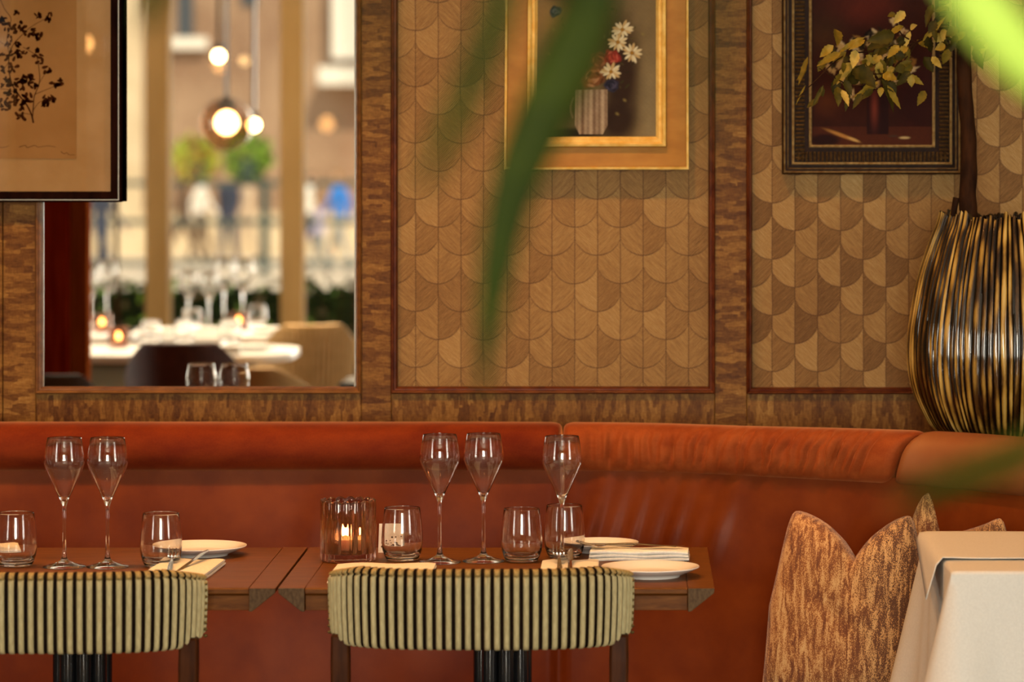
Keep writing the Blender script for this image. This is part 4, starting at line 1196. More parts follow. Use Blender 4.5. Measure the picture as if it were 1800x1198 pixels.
def leaf(c, L, w, d, tn, curl=.3):
    """toothed leaf: c = base, d = direction of the tip"""
    d = Vector(d).normalized(); up = Vector((rlf.uniform(-.5, .5), -1, rlf.uniform(.0, .8))).normalized()
    s_ = d.cross(up).normalized(); u_ = s_.cross(d).normalized(); rows = []
    for k in range(11):
        f = k / 10; hw = w * (math.sin(PI * min(1, f ** .75)) ** .9) * (1 + .10 * (-1) ** k) if 0 < k < 10 else .0006
        m = c + d * (L * f) + u_ * (-curl * L * f * f)
        rows.append([tuple(m + s_ * hw + u_ * hw * .35), tuple(m + s_ * hw * .5 + u_ * hw * .1), tuple(m), tuple(m - s_ * hw * .5 + u_ * hw * .1), tuple(m - s_ * hw + u_ * hw * .35)])
    o_ = len(lf.v); lf.grid(rows); tone.extend([tn + rlf.uniform(-.05, .05)] * (len(lf.v) - o_))
# big recognisable leaves: (base px, base py, tip px, tip py, width px, tone)
for b0, b1, t0, t1, w, tn in [(1622, 72, 1662, 30, 9, .75), (1668, 12, 1640, 22, 8, .3), (1655, 16, 1675, 4, 6, .95), (1612, 70, 1632, 86, 7, .6), (1600, 55, 1588, 88, 8, .9),
        (1572, 60, 1530, 72, 20, .25), (1570, 62, 1525, 88, 20, .18), (1520, 70, 1490, 92, 9, .8), (1520, 66, 1468, 88, 9, .7), (1500, 118, 1540, 150, 26, .2), (1520, 112, 1485, 160, 18, .12),
        (1500, 110, 1470, 140, 15, .8), (1465, 80, 1440, 100, 13, .75), (1478, 92, 1436, 116, 12, .6), (1450, 105, 1438, 126, 12, .35), (1504, 88, 1498, 122, 14, .9), (1470, 52, 1476, 74, 15, .55),
        (1420, 100, 1404, 152, 8, .4), (1418, 122, 1402, 140, 7, .6), (1416, 150, 1398, 182, 3, .6), (1447, 150, 1428, 188, 6, .4), (1550, 140, 1580, 196, 13, .2), (1560, 150, 1582, 190, 9, .75),
        (1590, 20, 1572, 40, 13, .9), (1575, 25, 1560, 30, 10, .5), (1588, 46, 1560, 62, 11, .7), (1600, 50, 1612, 44, 9, .95), (1580, 80, 1560, 100, 12, .7), (1560, 85, 1540, 100, 10, .15),
        (1480, 158, 1492, 186, 10, .85), (1540, 152, 1500, 166, 8, .7), (1552, 130, 1578, 142, 14, .75), (1730, 70, 1718, 108, 9, .6), (1712, 84, 1728, 122, 14, .15), (1740, 72, 1722, 96, 7, .8),
        (1700, 64, 1730, 58, 9, .2), (1690, 46, 1716, 40, 10, .2), (1682, 60, 1668, 92, 10, .2), (1700, 10, 1740, 28, 12, .25), (1640, 8, 1625, 40, 12, .12), (1650, 40, 1634, 66, 10, .2), (1480, 130, 1462, 150, 9, .5), (1535, 95, 1560, 78, 8, .35)]:
    dy = -.10 if b0 < 1600 else -.05
    a_, b_ = bp3(b0, b1, dy + rlf.uniform(-.02, .02)), bp3(t0, t1, dy + rlf.uniform(-.05, .02))
    leaf(a_, (b_ - a_).length, w * YBn / F * .62, b_ - a_, tn, rlf.uniform(-.15, .35))
for k in range(70):
    px = rlf.choice([rlf.gauss(1500, 38), rlf.gauss(1570, 30), rlf.gauss(1690, 34)]); base_ = 105 + (1600 - px) * .25 if px < 1640 else 60
    py = rlf.gauss(base_, 24)
    a_ = bp3(px, py, -.09 + rlf.uniform(-.03, .05)); an = rlf.uniform(.2, 2.9)
    leaf(a_, rlf.uniform(.022, .045), rlf.uniform(.006, .012), (math.cos(an), rlf.uniform(-.5, .5), -math.sin(an)), rlf.choice([.1, .2, .3, .5, .8]), rlf.uniform(-.2, .4))
lo = lf.build('leaves', leaf_mat(), br, off=bl, angle=80)
la = lo.data.attributes.new('tone', 'FLOAT', 'POINT'); la.data.foreach_set('value', np.array(tone, dtype=np.float32))

# ================================================================ potted palm close to the camera, only hanging leaflets in the frame
PALM = mat('palm_leaf', (.012, .021, .0006), (.020, .031, .001), (8, 8, 30), .6, Specular_IOR_Level=.08)
PALM_LIT = mat('painted_lit_palm_leaf', (.27, .42, .05), (.33, .47, .07), (8, 8, 8), .6, Specular_IOR_Level=.2)  # brightness of the one lit leaflet is put into this lighter colour
pl_ = (1.02, 2.75, 0)
pa = thing('potted_palm', 'out of focus green palm fronds hanging close in front of the camera', 'plant', pl_)
MB().lathe([(0, 0), (.17, 0), (.20, .30), (.21, .36), (.195, .36), (.18, .33), (0, .32)], 40, pl_).build('pot', BRONZE, pa, off=pl_)
MB().tube([(1.02, 2.75, .30), (1.03, 2.76, .9), (1.0, 2.74, 1.6), (.96, 2.70, 2.05)], [.035, .03, .026, .02], 12).build('trunk', BARK, pa, off=pl_)
fr_ = MB()
def rachis(pts): fr_.tube(catmull([Vector(p) for p in pts], 8), .005, 7)
def Pp(px, py, Y): return Vector(P(px, py, Y))
hub = Vector((.96, 2.70, 2.05))
rachis([hub, (.6, 2.8, 2.10), (.2, 2.9, 2.06), tuple(Pp(1060, -60, 2.9)), tuple(Pp(905, -90, 2.2)), tuple(Pp(700, -200, 2.0))])
rachis([hub, (.8, 2.5, 2.02), tuple(Pp(1660, -90, 2.3))])
rachis([hub, (.75, 2.4, 1.85), tuple(Pp(1900, 700, 2.35))])
rachis([hub, (.3, 2.2, 2.0), tuple(Pp(1262, -120, 1.55))])
fr_.build('frond_stems', PALM, pa, off=pl_)
def blade(pts, wpx, Y, m=PALM, name='leaflet'):
    """long strap leaflet; pts in px (depth given), width in px along it"""
    d = catmull([Vector((p[0], p[1], p[2] if len(p) > 2 else Y)) for p in pts], 10); n = len(d)
    rows = []
    ws = np.interp(np.linspace(0, 1, n), np.linspace(0, 1, len(wpx)), wpx)
    for i, q in enumerate(d):
        t_ = (d[min(i + 1, n - 1)] - d[max(i - 1, 0)]); t_.z = 0; t_.normalize(); nn = Vector((-t_.y, t_.x))
        Yq = q.z; row = []
        for u in (-1, -.5, 0, .5, 1):
            w = ws[i] / 2 * u
            x, y, z = P(q.x + nn.x * w, q.y + nn.y * w, Yq)
            row.append((x, y + .010 * abs(u), z))
        rows.append(row)
    o = MB().grid(rows).build(name, m, pa, off=pl_, angle=80)
    s2 = o.modifiers.new('leaf_thickness', 'SOLIDIFY'); s2.thickness = .0008
    return o
blade([(1062, -62), (1010, 80), (945, 220), (900, 340), (874, 460), (858, 580), (848, 700)], [76, 104, 100, 84, 66, 46, 6], 2.6)
blade([(905, -92), (868, 40), (820, 160), (770, 270), (730, 350)], [44, 66, 60, 44, 6], 2.0)
blade([(290, -120), (270, -40), (258, 20), (246, 60)], [40, 46, 34, 4], 2.3)
blade([(1262, -122), (1258, 0), (1250, 150), (1240, 320)], [26, 36, 30, 4], 1.5)
blade([(640, -150), (650, 0), (655, 140), (640, 240)], [16, 26, 22, 3], 1.5)
blade([(1660, -92), (1740, 25), (1815, 110), (1900, 190)], [92, 104, 100, 60], 2.3, PALM_LIT)['label'] = 'palm leaflet with its lit brightness painted in as lime colour'
blade([(1900, 720), (1810, 795), (1720, 830), (1630, 865), (1560, 905)], [30, 62, 56, 36, 4], 2.1)
rs2 = MB(); rs2.tube(catmull([Pp(700, -200, 2.0), Pp(500, -230, 2.1), Pp(290, -120, 2.3)], 8), .003, 6)
rs2.build('frond_stems', PALM, pa, off=pl_)
# ================================================================ the rest of the dining room, seen only in the mirror
WHITE_TOP = mat('white_table_top', (.86, .84, .80), rough=.35)
def white_table(label, x0, x1, y0, y1):
    loc = ((x0 + x1) / 2, (y0 + y1) / 2, 0)
    t = thing('white_table', label, 'table', loc, group='white tables by the windows')
    r = min(.22, (y1 - y0) / 2 - .01); pts = []
    for cx, cy, a0 in ((x1 - r, y1 - r, 0), (x0 + r, y1 - r, 90), (x0 + r, y0 + r, 180), (x1 - r, y0 + r, 270)):
        for k in range(9):
            a = math.radians(a0 + k * 11.25); pts.append((cx + r * math.cos(a), cy + r * math.sin(a)))
    bevel(MB().slab(pts, TZ - .032, TZ).build('tabletop', WHITE_TOP, t, off=loc, smooth=False), .006)
    for k in (-1, 1):
        MB().lathe([(0, .012), (.028, .012), (.028, TZ - .033), (0, TZ - .033)], 20, (loc[0] + k * .05, loc[1], 0)).build('column_tube', BLACK, t, off=loc, angle=50)
    MB().lathe([(0, 0), (.22, 0), (.22, .012), (0, .012)], 32, loc).build('base_plate', BLACK, t, off=loc, angle=50)
    return t
LT = white_table('white round cornered table nearer the mirror, behind the dark red chair', MX(150, 14.8) - .32, MX(512, 14.6), 2.16, 2.88)
UT = white_table('white round cornered table nearest the windows with wine glasses', MX(236, 16.2), MX(516, 16.2), .80, 1.52)
white_table('white table at the left of the window, partly behind the timber post', MX(236, 16.2) - .90, MX(236, 16.2) - .10, .82, 1.54)
def mon(px, D): return (MX(px, D), MY(D), TZ + .0004)
g2 = 'glasses on the white tables by the windows'
for lab, px, D, sc in (('wine glass by the windows, left one of the close pair', 330, 16.3, 1.0), ('wine glass by the windows, right one of the close pair', 366, 16.2, 1.0),
                   ('tall flute by the windows, left of the glowing candle', 393, 16.42, 1.2), ('tall flute by the windows, above the glowing candle', 426, 16.28, 1.2),
                   ('flute by the timber post at the left of the window', 158, 16.15, 1.1), ('flute right of the one by the timber post', 186, 16.42, 1.15),
                   ('flute on the near white table, left of a tumbler', 330, 15.0, 1.0), ('flute on the near white table, right one', 366, 14.9, 1.0)):
    if D < 15.5: continue
    flute(lab, mon(px, D), g2, sc)
for lab, px, D in (('tumbler on the far white table, left end', 336, 15.92), ('tumbler on the far white table beside the candle', 450, 16.35), ('tumbler on the near white table, by the candle', 262, 15.0),
                   ('tumbler on the near white table, middle', 322, 15.03), ('tumbler on the near white table, right part', 402, 15.06)):
    tumbler(lab, mon(px, D), g2)
pl0 = bpy.data.objects['side_plate']
for lab, px, D in (('plate on the far white table, left part', 275, 15.95), ('plate on the far white table, right end', 472, 16.05), ('plate on the near white table, left part', 290, 14.75), ('plate on the near white table, middle', 365, 14.65), ('plate on the near white table, right end', 440, 14.75)):
    c = pl0.copy(); C.objects.link(c); c.location = mon(px, D); c['label'] = lab; c['group'] = 'plates on the white tables by the windows'
napkin('rolled napkin on the far white table, in front of the glasses', MX(380, 15.95) - .09, MX(380, 15.95) + .09, 1.40, 1.48, .03, group='napkins on the white tables')
napkin('rolled napkin on the near white table, beside the plates', MX(405, 14.7) - .06, MX(405, 14.7) + .06, 2.78, 2.85, .035, group='napkins on the white tables')
# candle glasses by the windows
for lab, px, D in (('small glowing candle glass on the far white table', 418, 16.2), ('small glowing candle glass on the near white table, left', 206, 14.95), ('small glowing candle glass beside the timber post', 177, 16.05)):
    t = thing('tealight_glass', lab, 'candle holder', mon(px, D), group='candle glasses on the white tables')
    MB().lathe([(0, 0), (.036, 0), (.040, .004), (.040, .085), (.0375, .085), (.037, .010), (0, .009)], 32).build('glass', AMBER, t)
    MB().lathe([(0, .0092), (.025, .0092), (.025, .03), (0, .03)], 24).build('candle', WAX, t)
    MB().lathe([(0, .032), (.009, .038), (.012, .045), (.007, .056), (0, .066)], 12).build('flame', FLAME, t)

# chairs by the windows
MAROON = mat('maroon_velvet', alb(74, 22, 8), alb(92, 34, 14), (30, 30, 30), .7)
TANRIB = mat('tan_corduroy', (.42, .25, .09), (.52, .32, .13), (20, 20, 20), .8)
def shell_chair(name, label, loc, rz, m, w=.24, zt=.86, ribs=False, group=None):
    t = thing(name, label, 'chair', loc, rz, group)
    rows = []
    for j in range(15):                                       # wrap-round shell, lower towards the arms
        f = j / 14; row = []
        for k in range(97):
            a = math.radians(-200 + k / 96 * 220)
            arm = abs((k - 48) / 48)
            top = zt - (zt - .62) * max(0, (arm - .34) / .66) ** 1.1
            z = .42 + (top - .42) * f
            r = w * (.86 + .16 * f) + (.004 * math.cos(k * 2.1) if ribs else 0)
            row.append((r * math.cos(a), r * math.sin(a) * 1.05, z))
        rows.append(row)
    o = MB().grid(rows).build('shell', m, t, angle=80)
    s_ = o.modifiers.new('padding', 'SOLIDIFY'); s_.thickness = .04; s_.offset = 0
    b_ = o.modifiers.new('soft', 'BEVEL'); b_.width = .014; b_.segments = 3; b_.limit_method = 'ANGLE'
    st_ = []
    for sc, z in [(0, .38), (.9, .38), (1, .40), (1, .45), (.93, .475), (0, .485)]:
        st_.append([(w * .9 * sc * math.cos(2 * PI * k / 40), .02 + w * .9 * sc * math.sin(2 * PI * k / 40), z) for k in range(40)])
    MB().grid(st_, wrap=True).build('seat', m, t, angle=60)
    for sx in (-1, 1):
        for sy in (-1, 1):
            MB().tube([(sx * w * .62, sy * w * .62, .39), (sx * w * .82, sy * w * .82, 0.0)], [.017, .011], 10).build('leg', DARKWOOD, t)
    return t
Dm = 13.55
shell_chair('shell_chair', 'dark maroon rounded chair with its back to the mirror', (MX(312, Dm), MY(Dm) - .22, 0), PI, MAROON, .205, .85)
shell_chair('ribbed_armchair', 'tan corduroy chair at the right end of the white tables', (MX(536, 15.48), MY(15.48), 0), math.radians(165), TANRIB, .185, .825, True)
shell_chair('shell_chair', 'small dark brown chair back in the lower left corner of the mirror', (MX(92, 12.5), MY(12.5) - .2, 0), math.radians(185), mat('dark_brown_velvet', alb(56, 28, 12), alb(80, 46, 22), (30, 30, 30), .7), .14, .80)
shell_chair('bistro_chair', 'pale tan low armchair just right of the dark maroon chair', (MX(468, 14.3), MY(14.3) + .12, 0), math.radians(200), TANRIB, .17, .73, False)
bxm = MB().box(MX(593, 13.6), MX(650, 13.6), MY(13.6) - .36, MY(13.6), 0, .70)
bo = bevel(bxm.build('waiter_station', BLACK, None, smooth=False), .012); tag(bo, 'low black cabinet in the lower right corner of the mirror', 'cabinet')

# pendant lamps
GLOBE = glass_mat('lamp_globe_glass', (1, 1, 1), 1.45)
BULB = emit_mat('lit_opal_bulb', (1.0, .60, .24), 30.0)
def pendant(label, px, py, D, r, group='pendant lamps near the windows', glass=True):
    loc = (MX(px, D), MY(D), MZ(py, D))
    t = thing('pendant_lamp', label, 'lamp', loc, group=group)
    MB().tube([(0, 0, r * .55), (0, 0, ZC - loc[2] - .001)], .009, 8).build('cord', BLACK, t)
    MB().lathe([(0, ZC - loc[2] - .03), (.05, ZC - loc[2] - .03), (.05, ZC - loc[2] - .001), (0, ZC - loc[2] - .001)], 24).build('canopy', BLACK, t, angle=40)
    MB().lathe([(0, r * .50), (r * .34, r * .52), (r * .34, r * .80), (r * .12, r * 1.02), (0, r * 1.04)], 24).build('socket', BLACK, t, angle=40)
    MB().lathe([(r * .42 * math.cos(a), r * .42 * math.sin(a) + r * .06) for a in [-PI / 2 + PI * k / 16 for k in range(17)]], 28).build('bulb', BULB, t)
    if glass:
        th = .004
        o_ = [(r * math.cos(a), r * math.sin(a)) for a in [-PI / 2 + (PI * .93) * k / 24 for k in range(25)]]
        i_ = [((r - th) * math.cos(a), (r - th) * math.sin(a)) for a in [-PI / 2 + (PI * .93) * k / 24 for k in range(25)]][::-1]
        MB().lathe(o_ + i_, 40).build('globe', PANE_BULB, t, angle=80)['label'] = 'clear glass globe'
    return t
PANE_BULB = pane_mat('lamp_glass', (.86, .76, .66), 1.6)
pendant('clear globe pendant lamp glowing in front of the window', 397, 218, 17.4, .128)
pendant('globe pendant lamp further left, mirrored in the glass of the botanical drawing', 148, 80, 17.4, .12)
pendant('small bare pendant bulb glowing to the right of the globe lamp', 445, 221, 19.2, .075, glass=False)
pendant('small amber pendant bulb glowing above the globe lamp', 383, 100, 19.6, .075, glass=False)

# ================================================================ the street outside
STREET = mat('pale_street_paving', (.62, .52, .40), (.74, .64, .50), (.8, .8, .8), .9)
GZ = -.92
struct(MB().box(-90, 90, -95, YF - .21, GZ - .3, GZ).build('ground', STREET, smooth=False))
def facade_mat():
    t = NT('old_brick')
    tc = t.n('ShaderNodeTexCoord'); sp = t.n('ShaderNodeSeparateXYZ'); t.l(tc.outputs['Object'], sp.inputs[0])
    cv = t.n('ShaderNodeCombineXYZ'); t.l(sp.outputs[0], cv.inputs[0]); t.l(sp.outputs[2], cv.inputs[1])
    bk = t.n('ShaderNodeTexBrick'); t.l(cv.outputs[0], bk.inputs['Vector']); bk.inputs['Scale'].default_value = 4.0
    bk.inputs['Color1'].default_value = (.20, .10, .055, 1); bk.inputs['Color2'].default_value = (.27, .15, .085, 1); bk.inputs['Mortar'].default_value = (.36, .28, .20, 1)
    n = t.noise(t.coord((.35, .35, .35)), 1, 4, .6)
    c = t.mix(t.ramp(n, [(.40, 0.0), (.62, .8)]), bk.outputs['Color'], (.42, .29, .19))
    t.bsdf(c, .9); return t.m
BRICK = facade_mat()
STONE = mat('sandstone', (.58, .46, .30), (.70, .58, .40), (1.2, 1.2, 1.2), .85)
PALE = mat('white_painted_stone', (.80, .76, .68), rough=.8)
FD = 74.0; FYY = MY(FD)
def fx(px): return MX(px, FD)
def fz(py): return MZ(py, FD)
fac = thing('street_facade', 'old brick building with sandstone strips across the street', 'building', (fx(400), FYY, GZ))
fo = (fx(400), FYY, GZ)
MB().box(fx(-900), fx(1500), FYY - 8, FYY, GZ, 14).build('wall', BRICK, fac, off=fo, smooth=False)
for a, b in ((196, 252), (-160, -90), (700, 760)):
    MB().box(fx(a), fx(b), FYY + .002, FYY + .18, GZ, 14).build('pilaster', STONE, fac, off=fo, smooth=False)
MB().box(fx(-900), fx(1500), FYY + .001, FYY + .12, GZ, fz(372)).build('plinth', STONE, fac, off=fo, smooth=False)
DKGL = mat('dark_window_glass', (.06, .07, .08), rough=.1)
def fwin(a, b, t0, t1, sill=True):
    o = MB().box(fx(a), fx(b), FYY - .1, FYY + .05, fz(t1), fz(t0)).build('window', DKGL, fac, off=fo, smooth=False)
    q = MB().frame(fx(a) - .12, fx(b) + .12, fz(t1) - .05, fz(t0) + .12, [(0, -.02), (0, .10), (.14, .10), (.14, -.02)], y=FYY)
    q.build('window_frame', PALE, o, off=fo, smooth=False)
    if sill: MB().box(fx(a) - .3, fx(b) + .3, FYY, FYY + .28, fz(t1 + 22), fz(t1 + 2)).build('window_stone', PALE, o, off=fo, smooth=False)
fwin(312, 340, -90, 64); fwin(424, 452, -160, 10, False); fwin(-40, 20, -90, 64); fwin(160, 190, 250, 330, False)
bay = MB().box(fx(588), fx(660), FYY, FYY + .7, fz(104), fz(-160)).box(fx(566), fx(690), FYY, FYY + .95, fz(150), fz(118))
bay.build('bay_window', PALE, fac, off=fo, smooth=False)
# second, pale block closing the street at the left
fac2 = MB().box(fx(120), fx(150), FYY + .2, FYY + .6, GZ, fz(250)).build('doorway', DKGL, fac, off=fo, smooth=False)

# railing along the water
RAILM = mat('green_black_iron', (.03, .06, .055), rough=.5)
RD = 63.0; RY = MY(RD)
rl_ = thing('quay_railing', 'dark green iron railing along the street', 'railing', (MX(400, RD), RY, GZ))
ro = (MX(400, RD), RY, GZ)
for py in (322, 390, 462):
    MB().box(MX(-200, RD), MX(900, RD), RY - .04, RY + .04, MZ(py, RD) - .045, MZ(py, RD) + .045).build('rail', RAILM, rl_, off=ro, smooth=False)
for px in (-90, 95, 280, 465, 650, 835):
    MB().box(MX(px, RD) - .07, MX(px, RD) + .07, RY - .07, RY + .07, GZ, MZ(314, RD)).build('post', RAILM, rl_, off=ro, smooth=False)

# flower tubs on the railing
def shrub(name, label, px, py, D, rx, rz_, cols, seed, hang=0.0):
    r = random.Random(seed); loc = (MX(px, D), MY(D), MZ(322, 63.0) + .031 + rz_ * .9); t = thing(name, label, 'plant', loc, group='flower tubs on the railing')
    mb = MB()
    for k in range(520):
        a, b = r.uniform(0, 2 * PI), math.acos(r.uniform(-1, 1)); d = r.uniform(.55, 1.0)
        c = Vector((rx * d * math.sin(b) * math.cos(a), rx * .7 * d * math.sin(b) * math.sin(a), rz_ * d * math.cos(b)))
        s_ = r.uniform(.05, .11); u = Vector((r.gauss(0, 1), r.gauss(0, 1), r.gauss(0, 1))).normalized(); w = u.orthogonal().normalized()
        mb.add([c - u * s_, c - w * s_ * .5, c + u * s_, c + w * s_ * .5], [(0, 1, 2, 3)], r.randrange(len(cols)))
    mb.build('foliage', cols, t, smooth=False)
    bk = MB().lathe([(0, -rz_ * .9), (rx * .42, -rz_ * .85), (rx * .6, -rz_ * .1), (0, -rz_ * .1)], 20); bk.build('tub', RAILM, t)
    return t
LG = mat('bright_leaf', (.52, .75, .10), rough=.6); MG = mat('mid_leaf', (.28, .50, .07), rough=.6); DG = mat('deep_leaf', (.04, .08, .02), rough=.9, Specular_IOR_Level=.05)
BR = mat('rust_leaf', (.46, .25, .05), rough=.6); YG = mat('yellow_leaf', (.75, .68, .10), rough=.6)
shrub('flower_tub', 'green bushy flower tub on the railing, right of the rusty one', 434, 278, 63.0, .45, .48, [LG, MG, MG, DG], 2)
shrub('flower_tub', 'rusty and yellow flower tub on the railing, left of the green one', 342, 280, 63.0, .44, .44, [BR, BR, YG, LG], 3)
# dark planter hedge below the windows
hd = random.Random(8)
hx0, hx1, hy = -4.4, -1.3, -5.2
ho = thing('hedge_planter', 'dark planter with a clipped hedge outside below the windows', 'planter', ((hx0 + hx1) / 2, hy, GZ))
hof = ((hx0 + hx1) / 2, hy, GZ)
MB().box(hx0, hx1, hy - .3, hy + .3, GZ, GZ + .85).build('trough', RAILM, ho, off=hof, smooth=False)
MB().box(hx0 + .02, hx1 - .02, hy - .2, hy + .2, GZ + .8, GZ + 1.56).build('dark_core', mat('hedge_dark_core', (.02, .03, .012), rough=.9, Specular_IOR_Level=.0), ho, off=hof, smooth=False)  # solid dark box added inside to close the bright gaps between leaves
mb = MB()
for k in range(2600):
    c = Vector((hd.uniform(hx0, hx1), hy + hd.uniform(-.32, .32), GZ + .82 + .80 * hd.random() ** .8)); s_ = hd.uniform(.025, .055)
    u = Vector((hd.gauss(0, 1), hd.gauss(0, 1), hd.gauss(0, 1))).normalized(); w = u.orthogonal().normalized()
    mb.add([c - u * s_, c - w * s_ * .55, c + u * s_, c + w * s_ * .55], [(0, 1, 2, 3)], hd.choice([0, 0, 1, 1, 2]))
mb.build('foliage', [DG, mat('dry_leaf', (.20, .14, .06), rough=.7), MG], ho, off=hof, smooth=False)

# passers-by
SKIN = mat('skin', (.60, .36, .24), rough=.55)
def person(label, px, D, facing, top, legs, hair, stride=.25, h=1.75, bag=None, armswing=.3):
    y = MY(D); k = h / 1.75
    J = {}
    def v(n, x, f, z, r): J[n] = (Vector((x, f, z)) * k, r * k)
    s_ = stride
    v('pel', 0, 0, .95, .15); v('waist', 0, .0, 1.10, .135); v('chest', 0, .02, 1.32, .165); v('neck', 0, .03, 1.50, .058); v('chin', 0, .05, 1.57, .068); v('head', 0, .05, 1.67, .095); v('crown', 0, .04, 1.745, .06)
    for sx, nm, ph in ((-1, 'l', 1), (1, 'r', -1)):
        v('hip' + nm, sx * .095, 0, .90, .098); v('knee' + nm, sx * .10, s_ * ph * .55 + .03, .50, .062); v('ank' + nm, sx * .10, s_ * ph - (.06 if ph < 0 else 0), .09, .042); v('toe' + nm, sx * .11, s_ * ph + .13, .035, .035)
        v('sho' + nm, sx * .185, .01, 1.42, .062); v('elb' + nm, sx * .23, -armswing * ph * .4, 1.14, .044); v('wri' + nm, sx * .22, -armswing * ph * .7 + .10, .92, .030); v('han' + nm, sx * .22, -armswing * ph * .8 + .13, .83, .034)
    ed = [('pel', 'waist'), ('waist', 'chest'), ('chest', 'neck'), ('neck', 'chin'), ('chin', 'head'), ('head', 'crown')]
    for nm in 'lr': ed += [('pel', 'hip' + nm), ('hip' + nm, 'knee' + nm), ('knee' + nm, 'ank' + nm), ('ank' + nm, 'toe' + nm), ('chest', 'sho' + nm), ('sho' + nm, 'elb' + nm), ('elb' + nm, 'wri' + nm), ('wri' + nm, 'han' + nm)]
    names = list(J); me = bpy.data.meshes.new('body'); me.from_pydata([J[n][0] for n in names], [(names.index(a), names.index(b)) for a, b in ed], [])
    o = bpy.data.objects.new('person', me); C.objects.link(o)
    sk = o.modifiers.new('skin', 'SKIN')
    for i, n in enumerate(names):
        sv = me.skin_vertices[0].data[i]; sv.radius = (J[n][1], J[n][1] * (.72 if n in ('chest', 'waist', 'pel') else 1)); sv.use_root = (n == 'pel')
    ss = o.modifiers.new('smooth', 'SUBSURF'); ss.levels = 2; ss.render_levels = 2
    dg = bpy.context.evaluated_depsgraph_get(); dg.update()
    m2 = bpy.data.meshes.new_from_object(o.evaluated_get(dg)); o.modifiers.clear(); o.data = m2
    zmin = min(q.co.z for q in m2.vertices)
    for q in m2.vertices: q.co.z -= zmin
    m2.materials.clear()
    for mm in (SKIN, top, legs, BLACK, hair): m2.materials.append(mm)
    for pg in m2.polygons:
        c = pg.center / k; hand = abs(c.x) > .17 and c.z < .90 and c.z > .7
        pg.material_index = 3 if c.z < .10 else 2 if (c.z < .97 and abs(c.x) < .19) else 0 if (c.z > 1.53 or hand) else 1
        if c.z > 1.68 or (c.z > 1.58 and c.y < .03): pg.material_index = 4
        pg.use_smooth = True
    o.location = (MX(px, D), y, GZ); o.rotation_euler = (0, 0, facing)
    tag(o, label, 'person')
    return o
cloth_ = lambda n, c: mat(n, c, rough=.85)
BRN, NAVY, BLUE, WHT, LILAC, GREY, BEIGE = cloth_('brown_coat', (.12, .07, .04)), cloth_('navy_cloth', (.035, .045, .08)), cloth_('bright_blue_jacket', (.03, .22, .72)), cloth_('white_shirt', (.85, .82, .76)), cloth_('lilac_cloth', (.55, .50, .70)), cloth_('grey_trousers', (.35, .36, .34)), cloth_('beige_cloth', (.62, .48, .34))
HB, HD_ = cloth_('dark_hair', (.03, .018, .01)), cloth_('fair_hair', (.32, .18, .07))
person('person in a brown coat striding past, seen in the mirror below the rusty flower tub', 322, 68.0, math.radians(75), BRN, BRN, HB, .34, 1.80)
person('person in a white shirt behind the one in the brown coat', 352, 70.0, math.radians(-80), WHT, BRN, HD_, .22, 1.72)
person('person in navy clothes standing below the green flower tub', 402, 67.0, math.radians(20), NAVY, NAVY, HB, .08, 1.82)
person('person in a bright blue jacket and grey trousers at the right of the window', 597, 66.0, math.radians(110), BLUE, GREY, HD_, .25, 1.82)
person('person in white clothes left of the blue jacket', 540, 69.5, math.radians(-100), WHT, NAVY, HB, .15, 1.74)
person('person in lilac clothes in front of the blue jacket', 562, 64.5, math.radians(80), LILAC, GREY, HD_, .2, 1.30)
person('person in dark navy at the far left behind the casement', 178, 60.0, math.radians(-70), NAVY, NAVY, HB, .2, 1.80)
person('person in beige clothes just right of the navy one', 436, 70.5, math.radians(60), BEIGE, BEIGE, HD_, .15, 1.70)

# ================================================================ light
W = bpy.data.worlds.new('sky'); scene.world = W; W.use_nodes = True
wt = W.node_tree; bg = wt.nodes['Background']; bg.inputs[0].default_value = (.92, .92, .90, 1); bg.inputs[1].default_value = 1.0
def light(name, typ, loc, energy, col, rot=(0, 0, 0), **kw):
    l = bpy.data.lights.new(name, typ); l.energy = energy; l.color = col
    for k, v in kw.items(): setattr(l, k, v)
    o = bpy.data.objects.new(name, l); C.objects.link(o); o.location = loc; o.rotation_euler = rot
    return o
SUN_E = 4.2
light('sun', 'SUN', (0, 0, 20), SUN_E, (1.0, .84, .60), (math.radians(-48), 0, math.radians(-20)), angle=.01)
light('candle_light', 'POINT', (cl[0], cl[1], cl[2] + .056), 1.4, (1.0, .50, .15), shadow_soft_size=.006)
# daylight entering by the second window, pane by pane
a, b = WX[1]
n_ = 6
for k in (3, 4, 5):
    x = b - (b - a) * (k + .5) / n_; w_ = (b - a) / n_ - .14
    light('daylight', 'AREA', (x, YF - .20, (SILL + HEAD) / 2), 200, (1.0, .93, .80), (math.radians(90), 0, 0), shape='RECTANGLE', size=w_, size_y=HEAD - SILL - .16)
for sd_, rz in (('left', -90), ('right', 90)):
    xa, xb, ya, yb = SW[sd_]
    for c in (ya + (yb - ya) * .27, ya + (yb - ya) * .73):
        light('daylight', 'AREA', (xa - .03 if sd_ == 'left' else xb + .03, c, 1.70), 60, (1.0, .93, .80), (math.radians(90), 0, math.radians(rz)), shape='RECTANGLE', size=(yb - ya) * .42, size_y=2.1)
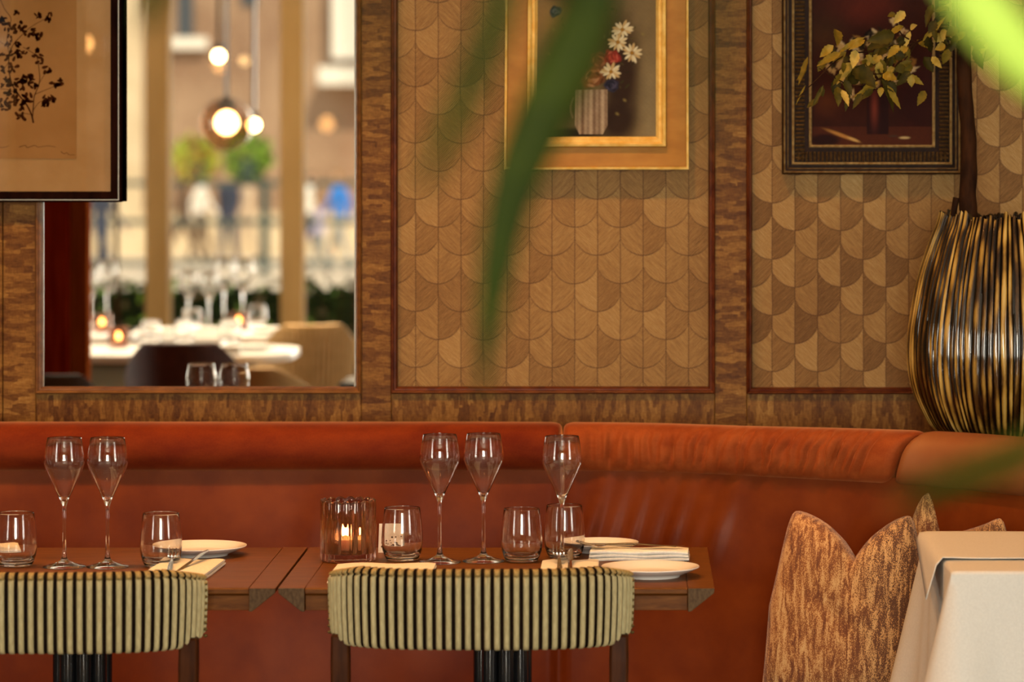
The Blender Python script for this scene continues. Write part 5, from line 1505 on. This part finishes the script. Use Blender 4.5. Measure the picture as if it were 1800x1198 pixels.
# downlights in the ceiling
LAMPC = (1.0, .46, .14)
DLT = emit_mat('downlight_lens', LAMPC, 12)
def downlight(label, x, y, power, spot=1.9, blend=.8, tilt=(0, 0), col=LAMPC):
    t = thing('downlight', label, 'lamp', (x, y, ZC), group='downlights in the ceiling')
    MB().lathe([(.045, -.001), (.062, -.001), (.064, -.006), (.060, -.012), (.045, -.010), (.043, -.003)], 32, closed=True).build('trim_ring', BRONZE, t)
    MB().lathe([(0, -.002), (.043, -.002)], 32).build('lens', DLT, t, smooth=False)
    light('lamp', 'SPOT', (x, y, ZC - .03), power, col, (math.radians(tilt[0]), math.radians(tilt[1]), 0), spot_size=spot, spot_blend=blend, shadow_soft_size=.06)
    return t
downlight('ceiling downlight above the left oak table', -1.15, 7.5, 115)
downlight('ceiling downlight above the right oak table', -.25, 7.5, 115)
downlight('ceiling downlight above the curved corner', .75, 7.6, 14)
downlight('ceiling downlight above the far right end of the banquette', 1.9, 7.3, 40)
downlight('ceiling downlight further left above the banquette', -2.3, 7.4, 130)
downlight('added unseen ceiling downlight brightening the near white table', -1.7, 2.4, 420, col=(1, .78, .5))  # unseen lamp, added so this white top gets enough light
downlight('added unseen ceiling downlight brightening the far white table', -1.9, 1.3, 460, col=(1, .78, .5))  # another unseen lamp added to brighten the tables by the windows
downlight('added unseen ceiling fill light for the chair backs', -.55, 5.3, 60)  # unseen warm fill added to light the backs of the chairs

# ================================================================ camera
cam = bpy.data.cameras.new('camera'); co = bpy.data.objects.new('camera', cam); C.objects.link(co)
co.location = (0, 0, H); co.rotation_euler = (math.radians(90), 0, 0)
cam.sensor_width = 36.0; cam.lens = F / 1800 * 36.0
cam.shift_x = (900 - VX) / 1800; cam.shift_y = (VY - 599) / 1800
cam.clip_start = .05; cam.clip_end = 400
cam.dof.use_dof = True; cam.dof.focus_distance = 7.75; cam.dof.aperture_fstop = cam.lens / 36.0
scene.camera = co
scene.view_settings.view_transform = 'Standard'; scene.view_settings.look = 'None'
scene.view_settings.exposure = 0.12; scene.view_settings.gamma = 1.0; scene.view_settings.use_curve_mapping = False
cy = scene.cycles
cy.use_denoising = True
cy.max_bounces = 14; cy.transmission_bounces = 12; cy.transparent_max_bounces = 16; cy.glossy_bounces = 6; cy.diffuse_bounces = 4
cy.sample_clamp_indirect = 8.0
cy.caustics_refractive = True; cy.caustics_reflective = False; cy.blur_glossy = 0.5
